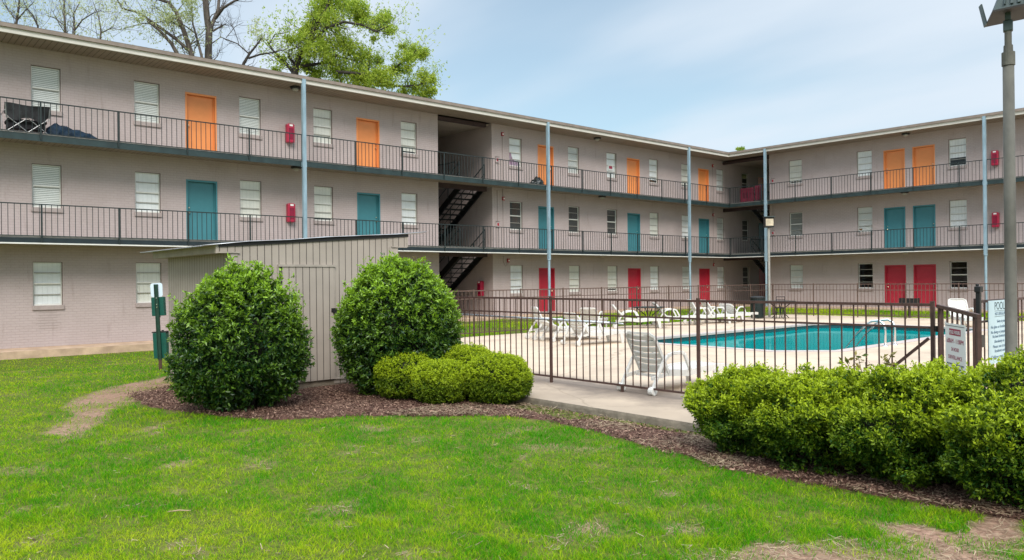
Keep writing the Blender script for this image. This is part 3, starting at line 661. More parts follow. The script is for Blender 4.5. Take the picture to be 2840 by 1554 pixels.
# returns into the two stair breezeways and the closed backs
for q4 in (((BZ0, 0, -.45), (BZ0, DEEP, -.45), (BZ0, DEEP, ZT), (BZ0, 0, ZT)), ((BZ1, DEEP, -.45), (BZ1, 0, -.45), (BZ1, 0, ZT), (BZ1, DEEP, ZT)), ((0, -RW0, -.45), (DEEP, -RW0, -.45), (DEEP, -RW0, ZT), (0, -RW0, ZT))):
    obj('breezeway_wall', MB().quad(*q4), M['brick'], bld)
b = MB(); b.quad((WX0, DEEP, -.45), (BZ0, DEEP, -.45), (BZ0, DEEP, ZT), (WX0, DEEP, ZT)); obj('outer_wall', b, M['brick'], bld); b = MB(); b.quad((BZ1, DEEP, -.45), (WX1, DEEP, -.45), (WX1, DEEP, ZT), (BZ1, DEEP, ZT))
obj('end_wall', MB().quad((WX0, 0, -.45), (WX0, DEEP, -.45), (WX0, DEEP, ZT), (WX0, 0, ZT)), M['brick'], bld); b.quad((WX1, 0, -.45), (WX1, DEEP, -.45), (WX1, DEEP, ZT), (WX1, 0, ZT))
obj('outer_wall', b, M['brick'], bld); b = MB(); b.quad((DEEP, -RW0, -.45), (DEEP, -RX1, -.45), (DEEP, -RX1, ZT), (DEEP, -RW0, ZT)); b.quad((0, -RX1, -.45), (DEEP, -RX1, -.45), (DEEP, -RX1, ZT), (0, -RX1, ZT))
obj('outer_wall', b, M['brick'], bld)
# inner room partitions: dark rooms behind the glass
M['room'] = mat('room_plaster', (.18, .17, .16), .9, var=.1)
for c4 in ((WX0 + .2, BZ0 - .05, 3.2, 3.3), (BZ1 + .05, WX1 - .2, 3.2, 3.3), (3.2, 3.3, -RX1 + .2, -RW0 - .05)): obj('inner_partition', MB().box(*c4, -.4, ZT - .1), M['room'], bld)
for n in (1, 2, 3):
    z = floor(n)
    for c4 in ((WX0 + .2, BZ0 - .05, .16, 3.1), (BZ1 + .05, WX1 - .2, .16, 3.1), (.16, 3.1, -RX1 + .2, -RW0 - .05)): obj('inner_floor', MB().box(*c4, z - .12, z - .02), M['room'], bld)

# roof and eaves
E0 = W + .05
def roof_part():
    mb = MB()
    A = [(WX0 - .6, -E0 - .06), (-E0 - .06, -E0 - .06), (-E0 - .06, -RX1 - .6)]
    ridge = 9.25; zc = 8.715
    mb.quad((WX0 - .6, -E0 - .06, zc), (-E0 - .06, -E0 - .06, zc), (4.3, 4.3, ridge), (WX0 - .6, 4.3, ridge))
    mb.quad((-E0 - .06, -E0 - .06, zc), (-E0 - .06, -RX1 - .6, zc), (4.3, -RX1 - .6, ridge), (4.3, 4.3, ridge))
    mb.quad((WX0 - .6, 4.3, ridge), (4.3, 4.3, ridge), (DEEP + 1, DEEP + 1, zc), (WX0 - .6, DEEP + 1, zc))
    mb.quad((4.3, 4.3, ridge), (4.3, -RX1 - .6, ridge), (DEEP + 1, -RX1 - .6, zc), (DEEP + 1, DEEP + 1, zc))
    mb.quad((WX0 - .6, -E0 - .05, 8.6), (WX0 - .6, 4.3, 8.6), (WX0 - .6, 4.3, ridge), (WX0 - .6, -E0 - .05, zc))
    return mb
obj('roof', roof_part(), M['roof'], bld)
def l_band(y0, y1, z0, z1, mi=0, xend=None, inner=None):
    """band following the inner corner: along the left wing at y=-y0..-y1 and the right wing at the same offset"""
    mb = MB(); mb.box(WX0 - .6 if xend is None else xend, -y0, -y1, -y0, z0, z1); mb.box(-y1, -y0, -RX1 - .6, -y1 - .0005, z0, z1); return mb
obj('fascia', l_band(W - .02, E0, 8.465, 8.60), M['fascia'], bld)
obj('roof_edge', l_band(W + .02, E0 + .055, 8.602, 8.715), M['gutter'], bld)
def soffit(z, name='soffit', m='soffit'):
    b = MB(); b.quad((WX0 - .6, -W + .02, z), (-W + .02, -W + .02, z), (0, 0, z), (WX0 - .6, 0, z)); obj(name, b, M[m], bld)
    b = MB(); b.quad((W - .02, -W + .02, z), (RX1 + .6, -W + .02, z), (RX1 + .6, 0, z), (0, 0, z)); obj(name, b, M[m], bld, rotz=RROT)
soffit(8.478)
for n in (2, 3):
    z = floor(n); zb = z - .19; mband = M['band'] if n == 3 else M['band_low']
    b = MB(); b.box(WX0, -W + .03, -W + .03, -.001, zb + .03, z); b.box(-W + .03, -.001, -RX1, -.001, zb + .03, z)
    obj('walkway_slab', b, M['slab'], bld)
    soffit(zb + .026, 'walkway_soffit')
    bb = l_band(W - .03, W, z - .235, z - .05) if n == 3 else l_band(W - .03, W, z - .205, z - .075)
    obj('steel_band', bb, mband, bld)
    if n == 2: obj('drip_edge', l_band(W - .02, W + .012, z - .245, z - .207), M['white_trim'], bld)

# breezeway slabs, beams, stairs
def piece(name, m, *c6): obj(name, MB().box(*c6), M[m], bld)
for n in (2, 3):
    z = floor(n)
    obj('breezeway_slab', MB().box(BZ0 + .01, -18.95, 0, DEEP - .1, z - .16, z).box(-18.949, BZ1 - .01, 0, .45, z - .16, z).box(-18.949, BZ1 - .01, 5.4, DEEP - .1, z - .16, z), M['slab'], bld)
    obj('breezeway_slab', MB().box(0, DEEP, -1.5, -.01, z - .16, z).box(0, .5, -RW0 + .01, -1.501, z - .16, z).box(5.6, DEEP, -RW0 + .01, -1.501, z - .16, z), M['slab'], bld)
    piece('entry_beam', 'beam', BZ0 + .01, BZ1 - .3, -.005, .16, z - .36, z - .165); piece('entry_beam', 'beam', -.005, .16, -RW0 + .02, -.02, z - .36, z - .165)
    piece('breezeway_ceiling', 'bz_ceiling', BZ0 + .012, -18.96, .17, DEEP - .1, z - .19, z - .165)
piece('breezeway_ceiling', 'bz_ceiling', BZ0 + .012, BZ1 - .012, .17, DEEP - .1, 8.40, 8.44); piece('breezeway_ceiling', 'bz_ceiling', .17, DEEP, -RW0 + .012, -.012, 8.40, 8.44)
piece('entry_beam', 'beam', BZ0 + .01, BZ1 - .3, -.005, .16, 8.27, 8.42); piece('entry_beam', 'beam', -.005, .16, -RW0 + .02, -.02, 8.27, 8.42)
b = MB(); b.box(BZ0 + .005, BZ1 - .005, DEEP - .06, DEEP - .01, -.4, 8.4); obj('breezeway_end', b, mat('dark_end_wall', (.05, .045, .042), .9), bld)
def stair(x0, x1, ytop, ybot, zt, zb):
    mb = MB()
    for x in (x0, x1): mb.bar((x, ytop, zt - .14), (x, ybot, zb - .1), .06, .27)
    n = 13
    for i in range(n):
        t = (i + .5) / n; y = ytop + (ybot - ytop) * t; z = zt + (zb - zt) * (i + 1) / (n + 1); mb.box(x0, x1, y - .135, y + .135, z - .045, z)
    return mb
def handrail(x0, x1, ytop, ybot, zt, zb):
    mb = MB()
    for x in (x0, x1):
        mb.bar((x, ytop, zt + .85), (x, ybot, zb + .85), .035); mb.bar((x, ytop, zt + .45), (x, ybot, zb + .45), .025)
        for k in range(6):
            t = k / 5; y = ytop + (ybot - ytop) * t; z = zt + (zb - zt) * t; mb.bar((x, y, z - .1), (x, y, z + .85), .03)
    return mb
for n in (2, 3):
    zt, zb = floor(n), floor(n - 1)
    s = obj('stair', stair(-18.86, -17.62, .35, 4.5, zt, zb), M['stair'], bld); obj('handrail', handrail(-18.92, -17.56, .35, 4.5, zt, zb), M['rail'], s)
    m4 = Matrix.Rotation(rad(-90), 4, 'Z')
    s = obj('stair', stair(1.65, 2.85, .35, 4.7, zt, zb).xf(m4), M['stair'], bld); obj('handrail', handrail(1.6, 2.9, .35, 4.7, zt, zb).xf(m4), M['rail'], s)
# guard rails in the breezeway around the stair hole
for n in (2, 3):
    z = floor(n); g = MB()
    g.bar((-19.0, .5, z + .85), (-19.0, 5.2, z + .85), .04); g.bar((-19.0, .5, z + .1), (-19.0, 5.2, z + .1), .03)
    for k in range(32): g.bar((-19.0, .5 + k * .15, z + .1), (-19.0, .5 + k * .15, z + .85), .018)
    obj('stair_guard', g, M['rail'], bld); g = MB(); g.bar((.6, -1.45, z + .85), (5.4, -1.45, z + .85), .04)
    for k in range(32): g.bar((.6 + k * .15, -1.45, z), (.6 + k * .15, -1.45, z + .85), .018)
    obj('stair_guard', g, M['rail'], bld)

# concrete walk at the foot of the building
def build_walk():
    mb = MB(); xs = np.concatenate([np.arange(WX0, -1.5, .5), [-1.5]]); top = lambda x: float(-.07 + .24 * sm((x + 31) / 9))
    for a, b2 in zip(xs[:-1], xs[1:]):
        mb.quad((a, -1.35, top(a)), (b2, -1.35, top(b2)), (b2, 0, top(b2)), (a, 0, top(a))); mb.quad((a, -1.35, -.5), (b2, -1.35, -.5), (b2, -1.35, top(b2)), (a, -1.35, top(a)))
    mb.quad((-1.5, -1.35, .17), (9, -1.35, .17), (9, 0, .17), (-1.5, 0, .17))
    mb.quad((-1.35, -RX1, .17), (0, -RX1, .17), (0, -1.35, .17), (-1.35, -1.35, .17)); mb.quad((-1.35, -RX1, -.5), (-1.35, -1.35, -.5), (-1.35, -1.35, .17), (-1.35, -RX1, .17))
    mb.quad((0, -RW0, .17), (9, -RW0, .17), (9, -1.35, .17), (0, -1.35, .17))
    mb.quad((BZ0, 0, .172), (BZ1, 0, .172), (BZ1, DEEP, .172), (BZ0, DEEP, .172))
    struct(obj('concrete_walk', mb, M['ledge']))
build_walk()

# columns
def column_mb():
    mb = MB(); mb.box(-.062, .062, -.055, .055, 2.62, 8.61); mb.box(-.03, .03, -.068, -.055, 2.62, 8.6)
    for z in (5.62, 2.83): mb.box(-.075, .075, -.05, .075, z, z + .16)
    mb.tube([(0, 0, 2.62), (0, 0, -.3)], .058, 12); mb.lathe([(.058, 2.55), (.085, 2.56), (.085, 2.61), (.058, 2.62)], 12)
    return mb
cm = column_mb().mesh('column', M['column'])
for x in (-38.25, -26.73, -15.2, -4.88): link('column', cm, bld, (x, -W - .06, 0))
for y in (-3.43, -13.94, -24.4): link('column', cm, bld, (-W - .06, y, 0), RROT)

# railings: one part for each bay, its posts are sub-parts
pm = MB().box(-.02, .02, -.025, .015, -.19, .86).mesh('rail_post', M['rail'])
def railing(a, b2, n, wing, posts):
    z = floor(n); mb = MB(); y = -W - .012
    mb.bar((a, y, z + .845), (b2, y, z + .845), .038, .03); mb.bar((a, y, z - .02), (b2, y, z - .02), .03, .022)
    k = max(2, round((b2 - a) / .1465))
    for i in range(k + 1):
        x = a + (b2 - a) * i / k; mb.bar((x, y, z - .02), (x, y, z + .84), .015)
    o = obj('railing', mb, M['rail'], bld, rotz=(RROT if wing == 'R' else 0))
    for p in posts:
        if a + .05 < p < b2 - .05: link('rail_post', pm, o, (p, y, z))
lp = [-34.48 + 1.953 * i for i in range(-6, 17)] + [-1.13]
rp = [5.11 + 1.95 * i for i in range(-2, 10)]
for n in (2, 3):
    for a, b2 in ((-46.9, -38.32), (-38.18, -26.8), (-26.66, -15.27), (-15.13, -4.95), (-4.81, -W - .012)): railing(a, b2, n, 'L', lp)
    for a, b2 in ((W + .012, 3.36), (3.5, 13.87), (14.01, 24.3)): railing(a, b2, n, 'R', rp)

# windows (copies share mesh data)
def frame_mb(panes):
    mb = MB(); w, h = .375, WT - WB; y0, y1 = .075, .108
    mb.box(-w, -w + .016, y0 - .018, y1, 0, h, 1); mb.box(w - .016, w, y0 - .018, y1, 0, h, 1); mb.box(-w + .016, w - .016, y0 - .018, y1, h - .016, h, 1); mb.box(-w + .016, -w + .04, y0, y1, 0, h - .016); mb.box(w - .04, w - .016, y0, y1, 0, h - .016); mb.box(-w + .04, w - .04, y0, y1, 0, .045); mb.box(-w + .04, w - .04, y0, y1, h - .04, h - .0162)  # brown outer frame strips, with the recess shade included in their colour
    mb.box(-w + .04, w - .04, y0 - .006, y1, h / 2 - .020, h / 2 + .022); mb.box(-w + .04, w - .04, y0 + .004, y1, h / 2 - .032, h / 2 - .0202, 2)  # grey strip paints the shadow under the meeting rail
    if panes == 4:
        for z in (h * .25, h * .75): mb.box(-w + .04, w - .04, y0 + .002, y1 - .006, z - .012, z + .012, 2)  # quarter rails greyed to look shadowed
    return mb
M['frame_grey'] = mat('shaded_rail_grey', (0.36, 0.34, 0.30), .45, var=.08); M['frame_dark'] = mat('shaded_bronze_frame', (0.13, 0.095, 0.075), .5, var=.1)
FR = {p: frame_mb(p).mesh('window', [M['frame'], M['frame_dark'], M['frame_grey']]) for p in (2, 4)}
h = WT - WB
PANE = MB().quad((-.335, .092, .045), (.335, .092, .045), (.335, .092, h - .04), (-.335, .092, h - .04)).mesh('pane', M['glass'])
SILL = MB().box(-.40, .40, -.045, .05, -.125, -.002).mesh('sill', M['sill'])
def blind_me(m, lo=0.0): return MB().box(-.37, .37, .118, .128, .02 + lo * h, h - .01).mesh('blind', m)
M['blind_warm'] = grooved_mat('warm_blind', (0.80, 0.78, 0.70), (0.62, 0.60, 0.53), 0, 0.125, 0.008); M['blind_fine'] = grooved_mat('fine_slat_blind', (0.84, 0.85, 0.81), (0.52, 0.53, 0.50), 2, 0.028, 0.009)
BL = {k: blind_me(M['blind_' + k]) for k in ('plain', 'slat', 'grey', 'dark', 'warm', 'fine')}; BL['gap'] = blind_me(M['blind_warm'], .07); BL['half'] = blind_me(M['blind_plain'], .3); BL['top'] = blind_me(M['blind_plain'], .62); BL['most'] = blind_me(M['blind_plain'], .12)
def window(wing, x, n, kind):
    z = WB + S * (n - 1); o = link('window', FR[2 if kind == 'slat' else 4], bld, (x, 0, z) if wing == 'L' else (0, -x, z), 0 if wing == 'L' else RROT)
    link('pane', PANE, o); link('sill', SILL, o)
    if kind in BL: link('blind', BL[kind], o)
    return o
kinds = {('L', 1): {3: 'slat', 2: 'slat', 1: 'plain'}, ('L', 2): {3: 'slat'}, ('L', 3): {3: 'slat'}, ('L', 6): {2: 'dark'}, ('L', 7): {2: 'dark'}, ('L', 8): {2: 'dark'},
         ('L', 9): {3: 'most'}, ('L', 12): {1: 'dark', 2: 'dark', 3: 'none'}, ('R', 0): {2: 'grey'}, ('R', 1): {1: 'none'}, ('R', 2): {1: 'none', 3: 'half'}}
for wing, lst in (('L', LWIN), ('R', RWIN)):
    for i, x in enumerate(lst):
        for n in (1, 2, 3):
            o = window(wing, x, n, kinds.get((wing, i), {}).get(n, ('plain', 'plain', 'warm', 'fine', 'gap')[(i * 7 + n * 3) % 5]))
            if (wing, i, n) == ('L', 8, 3):
                obj('notice', MB().box(-.17, .17, .072, .079, .40, .66).box(-.12, .12, .066, .072, .46, .60, 1), [M['white_label'], M['ink_red']], o)
            if (wing, i, n) == ('L', 6, 3):
                obj('curtain', MB().prism([(-.33, .62), (-.2, .6), (-.1, .34), (.05, .26), (.3, .2), (.32, .05), (-.33, .05)], 1, .104, .114), mat('purple_curtain', (.17, .03, .13), .8, col2=(.45, .36, .42), scale=9), o)
            if (wing, i, n) == ('L', 9, 3): obj('clutter', MB().box(-.3, -.05, .13, .22, .06, .17).box(.0, .22, .13, .24, .05, .12).box(-.02, .06, .13, .2, .12, .22), mat('brown_clutter', (.2, .11, .06), .8, var=.4, scale=12), o)

# doors
def door_meshes(m):
    fb = MB(); w, hh = .5, DT - F1
    fb.box(-w, -w + .05, -.012, .14, 0, hh); fb.box(w - .05, w, -.012, .14, 0, hh); fb.box(-w + .05, w - .05, -.012, .14, hh - .06, hh); fb.box(-w + .05, w - .05, .085, .14, -.005, .02)
    for sx in (-1, 1): fb.box(min(sx * (w - .05), sx * (w - .075)), max(sx * (w - .05), sx * (w - .075)), .092, .14, .02, hh - .06)
    lb = MB(); lb.box(-w + .079, w - .079, .118, .15, .021, hh - .066)
    kb = MB()
    for z in (.93, 1.09): kb.xf(Matrix()); kb.tube([(0, .118, z), (0, .08, z)], .026 if z < 1 else .02, 10)
    kb.add(*sphere_data((0, .07, .93), .032))
    return fb.mesh('door', m), lb.mesh('door_leaf', m), kb.mesh('handle', M['brass'])
def sphere_data(c, r, n=10, k=6):
    vs = []; fs = []
    for i in range(k + 1):
        t = math.pi * i / k
        for j in range(n): vs.append((c[0] + r * math.sin(t) * math.cos(2 * math.pi * j / n), c[1] + r * math.sin(t) * math.sin(2 * math.pi * j / n), c[2] + r * math.cos(t)))
    for i in range(k):
        for j in range(n): fs.append((i * n + j, (i + 1) * n + j, (i + 1) * n + (j + 1) % n, i * n + (j + 1) % n))
    return vs, fs
DM = {1: door_meshes(M['red']), 2: door_meshes(M['teal']), 3: door_meshes(M['orange'])}
knob_left = {('L', 0), ('R', 0)}
for wing, lst in (('L', LDOOR), ('R', RDOOR)):
    for i, x in enumerate(lst):
        for n in (1, 2, 3):
            z = floor(n); o = link('door', DM[n][0], bld, (x, 0, z) if wing == 'L' else (0, -x, z), 0 if wing == 'L' else RROT)
            o['label'] = {1: 'red', 2: 'teal', 3: 'orange'}[n] + ' painted flush door on the ' + {1: 'ground', 2: 'middle', 3: 'top'}[n] + ' storey'
            lf = link('door_leaf', DM[n][1], o); link('handle', DM[n][2], o, (-.38 if (wing, i) in knob_left else .38, 0, 0))
# cable runs down the wall beside the stairs
for p2 in ([(-16.84, -.02, 8.02), (-16.84, -.02, 3.1)], [(-17.16, -.02, 5.6), (-17.16, -.02, 3.1)], [(-1.0, -.02, 8.05), (-1.0, -.02, 2.4)], [(-.02, -3.2, 6.95), (-.02, -3.2, 3.1)]): obj('conduit', MB().tube(p2, .012, 6), M['conduit'], bld)
b = MB(); b.tube([(-16.84, -.02, 2.75), (-16.86, -.03, 2.5), (-16.75, -.04, 2.32), (-16.6, -.04, 2.42), (-16.57, -.04, 2.54)], .014, 6); obj('conduit', b, M['conduit'], bld)
# weathered air-conditioner patch below the end window
b = MB()
for k in range(7): b.box(-34.42 + random.uniform(-.02, .05), -33.85 + random.uniform(-.1, .03), -.004, .003, .90 - k * .0755 - .006, .90 - k * .0755 + .006)
obj('bricked_patch', b, M['conduit'], bld)

# ------------------------------------------------------------------ small things fixed to the building
def cabinet_proto():
    r = thing('fire_extinguisher_cabinet', '', 'extinguisher cabinet', group='red fire extinguisher cabinets on the walls')
    bb = MB(); bb.prism([(-.135, 0), (.135, 0), (.135, .62), (.10, .66), (-.10, .66), (-.135, .62)], 1, -.19, 0); obj('case', bb, M['cabinet_red'], r, bevel=.035)
    w_ = MB(); w_.box(-.085, .085, -.197, -.188, .10, .50); obj('cover_panel', w_, M['cabinet_dark'], r)
    l_ = MB(); l_.box(-.06, .06, -.197, -.188, .565, .63); obj('label_plate', l_, M['white_label'], r); return r
cp = cabinet_proto()
def place(proto, first, loc, rotz, label):
    o = proto if first else copy_tree(proto); o.location = loc; o.rotation_euler = (0, 0, rotz); o['label'] = label; return o
for i, (loc, rz, lb) in enumerate([
        ((-26.72, 0, 6.6), 0, 'red fire extinguisher cabinet on the top walkway wall just left of the tallest left column'),
        ((-26.72, 0, 3.81), 0, 'red fire extinguisher cabinet on the middle walkway wall above the shed roof'),
        ((BZ1, .75, 1.02), RROT, 'red fire extinguisher cabinet inside the ground floor stair breezeway'),
        ((0, -14.02, 6.56), RROT, 'red fire extinguisher cabinet on the top storey wall beside the lamp post'),
        ((0, -14.02, 3.82), RROT, 'red fire extinguisher cabinet on the middle storey wall beside the lamp post')]):
    place(cp, i == 0, loc, rz, lb)
def light_proto():
    r = thing('ceiling_light', '', 'wall light', group='dark dome lights under the walkway ceilings')
    obj('base', MB().lathe([(.17, 0), (.19, -.03), (.17, -.07), (.08, -.075)], 14), M['lamp_black'], r); obj('lens', MB().lathe([(.11, -.07), (.10, -.12), (.06, -.15), (.01, -.155)], 12), M['lamp_lens'], r, smooth=True); return r
lt = light_proto()
for i, (loc, lb) in enumerate([((-26.72, -.55, 8.478), 'black dome light under the roof eave beside the leftmost column'), ((-26.72, -.55, 5.71), 'black dome light under the top walkway beside the leftmost column'),
        ((-11.3, -.55, 8.478), 'black dome light under the roof eave between the two middle columns'), ((-11.0, -.55, 5.71), 'black dome light under the top walkway between the two middle columns'),
        ((-.55, -10.42, 8.478), 'black dome light under the roof eave above the paired orange doors'), ((-.55, -10.35, 5.71), 'black dome light under the top walkway above the paired teal doors'),
        ((-11.0, -.55, 2.895), 'dome light under the lowest walkway between the two middle columns'), ((-.55, -10.35, 2.895), 'dome light under the lowest walkway above the paired red doors')]):
    place(lt, i == 0, loc, 0, lb)
def alarm_proto():
    r = thing('fire_alarm', '', 'fire alarm', group='small red fire alarm sounders on the walls')
    obj('housing', MB().box(-.055, .055, -.07, 0, -.08, .08), M['alarm_red'], r, bevel=.01); obj('strobe', MB().box(-.03, .03, -.085, -.07, -.035, .03), M['white_label'], r); return r
al = alarm_proto()
for i, (loc, rz, lb) in enumerate([((-16.84, 0, 8.07), 0, 'red fire alarm sounder high on the top storey wall right of the stairs'), ((-16.82, 0, 5.26), 0, 'red fire alarm sounder high on the middle storey wall right of the stairs'),
        ((-16.57, 0, 2.56), 0, 'red fire alarm bell with looped cable on the ground storey right of the stairs'), ((-1.0, 0, 8.12), 0, 'red fire alarm sounder by the last orange door near the inner corner'),
        ((-1.0, 0, 5.31), 0, 'red fire alarm sounder by the last teal door near the inner corner'), ((-1.0, 0, 2.46), 0, 'red fire alarm sounder by the last red door near the inner corner')]):
    place(al, i == 0, loc, rz, lb)
def pull_proto():
    r = thing('call_point', '', 'alarm call point', group='white and red alarm call points by the stairs')
    obj('box', MB().box(-.085, .085, -.06, 0, -.12, .12), mat('pull_box', (.50, .42, .41), .5), r, bevel=.01); obj('pull_handle', MB().box(-.045, .045, -.072, -.06, -.06, .06), M['alarm_red'], r)
    obj('hood', MB().box(-.1, .1, -.09, 0, .125, .14), M['conduit'], r); return r
pu = pull_proto()
for i, (loc, rz, lb) in enumerate([((-17.16, 0, 6.92), 0, 'alarm call point on the top storey pillar right of the stairs'), ((-17.16, 0, 4.12), 0, 'alarm call point on the middle storey pillar right of the stairs'),
        ((0, -3.22, 7.0), RROT, 'alarm call point at the top storey start of the right wing'), ((0, -3.2, 4.14), RROT, 'alarm call point at the middle storey start of the right wing'),
        ]):
    place(pu, i == 0, loc, rz, lb)

# things standing on the top walkway
z3 = floor(3)
def camp_chair():
    r = thing('camping_chair', 'double folding camping chair with grey canvas back on the top walkway at the left', 'camping chair', (-34.75, -.62, z3))
    fr = MB()
    for x0, x1, y in ((-.48, .0, -.3), (.0, .48, -.3), (-.46, .0, .28), (.0, .46, .28)):
        fr.tube([(x0, y, .01), (x1, y, .40)], .010, 6); fr.tube([(x1, y, .01), (x0, y, .40)], .010, 6)
    for x in (-.5, .5): fr.tube([(x, -.3, .35), (x * 1.04, -.36, .74)], .012, 6); fr.tube([(x, .28, .02), (x * 1.05, .3, .52)], .012, 6); fr.tube([(x * 1.05, -.3, .56), (x * 1.05, .3, .54)], .02, 6)
    obj('frame', fr, mat('chair_tube', (.45, .45, .45), .35, metal=.6), r)
    bk = MB(); nx, nz = 18, 8
    def bp(i, j, off):
        u = i / nx; v = j / nz; x = -.54 + 1.08 * u; sag = .05 * math.sin(math.pi * u) ** 2
        zb = .30 + .10 * abs(math.cos(math.pi * 2 * u)) * (1 if .1 < u < .9 else 1.6); zt = .76 - sag * .8
        return (x, -.36 + .10 * (1 - v) - .05 * math.sin(math.pi * u) + .018 * math.sin(9 * u + 3 * v) + off, zb + (zt - zb) * v)
    for i in range(nx):
        for j in range(nz):
            bk.quad(bp(i, j, 0), bp(i + 1, j, 0), bp(i + 1, j + 1, 0), bp(i, j + 1, 0)); bk.quad(bp(i, j, .012), bp(i, j + 1, .012), bp(i + 1, j + 1, .012), bp(i + 1, j, .012))
    obj('backrest', bk, M['cloth_grey'], r, smooth=True)
    st = MB(); st.box(-.47, .47, -.26, .26, .30, .33); st.prism([(-.27, .30), (.26, .26), (.26, .32), (-.27, .36)], 0, -.46, .46); st.box(-.44, .44, -.2, .2, .12, .29); obj('seat', st, M['cloth_black'], r)
camp_chair()
def lump(name, pts, m, seed=1, flat=.0):
    """soft cloth lying in a heap: blobs along a line, with folds"""
    V = []; Fc = []; n, k = 28, len(pts) * 5
    P = np.array(pts)
    for i in range(k + 1):
        u = i / k * (len(P) - 1); a = int(min(u, len(P) - 2)); f = u - a; f = f * f * (3 - 2 * f); q = P[a] * (1 - f) + P[a + 1] * f
        e = math.sqrt(max(0.02, 1 - (2 * i / k - 1) ** 10))
        for j in range(n):
            t = math.pi * j / (n - 1); w = 1 + .10 * math.sin(5 * t + i * .9 + seed) + .07 * math.sin(11 * t - i * 1.7 + seed)
            V.append((q[0], q[1] + math.cos(t) * q[2] * w * e, q[3] * math.sin(t) * w * e))
    for i in range(k):
        for j in range(n - 1): Fc.append((i * n + j, i * n + j + 1, (i + 1) * n + j + 1, (i + 1) * n + j))
    mb = MB(); mb.add(V, Fc); mb.add([V[j] for j in range(n)], [tuple(range(n))]); mb.add([V[k * n + j] for j in range(n)], [tuple(range(n))[::-1]])
    return mb
o = obj('sleeping_bag', lump('x', [(-.62, 0, .26, .30), (-.35, 0, .30, .37), (-.1, .02, .30, .30), (.2, .0, .30, .24), (.45, -.03, .28, .18), (.7, 0, .24, .10)], M['cloth_navy']), M['cloth_navy'], None, (-33.65, -.62, z3), smooth=True)
tag(o, 'crumpled navy blue sleeping bag lying on the top walkway beside the camping chair', 'sleeping bag')
o = obj('trash_bag', lump('x', [(-.36, 0, .10, .12), (-.18, 0, .24, .22), (.02, 0, .26, .36), (.2, 0, .22, .28), (.36, 0, .10, .10)], M['bag'], 3), M['bag'], None, (-15.5, -.75, z3), smooth=True)
tag(o, 'black rubbish bag slumped on the top walkway beside a column', 'rubbish bag')
r = thing('red_board', 'dark red board with three holes leaning inside the top corner railing', 'board', (-.98, -2.2, z3)); pb = MB()
pb.box(-.015, .015, -.40, .40, 0, .22); pb.box(-.015, .015, -.40, .40, .52, .76)
for a, b2 in ((-.40, -.22), (-.16, -.03), (.03, .16), (.22, .40)): pb.box(-.0149, .0149, a, b2, .22, .52)
obj('board', pb, M['cloth_red'], r); obj('backing', MB().box(.016, .03, -.3, .3, .2, .54), M['cloth_black'], r)
o = obj('red_drape', MB().add(*(lambda V: (V, [(i, i + 1, i + 13, i + 12) for i in range(11)]))([(-.98 + .04 * math.sin(i * 2.1), -2.68 - i * .042, z3 + .02 + .05 * (i % 3 == 0)) for i in range(12)] + [(-.98 + .02 * math.sin(i * 1.7), -2.68 - i * .042, z3 + .84) for i in range(12)])), M['cloth_red'])
o.modifiers.new('thickness', 'SOLIDIFY').thickness = .012
tag(o, 'dark crimson cloth hung over the top corner railing by the stairs', 'cloth')
o = thing('plant_figurine', 'tiny brown potted sprig on a middle storey window sill left of the teal doors', 'ornament', (-.05, -8.02, WB + S)); obj('pot', MB().lathe([(.03, 0), (.045, .07), (.04, .08)], 8), M['white_label'], o)
sp = MB()
for k in range(7): sp.tube([(0, 0, .07), (.07 * math.cos(k * .9), .07 * math.sin(k * .9), .15 + .02 * (k % 3))], [.012, .02], 5)
obj('sprig', sp, mat('brown_sprig', (.22, .13, .06), .8), o)

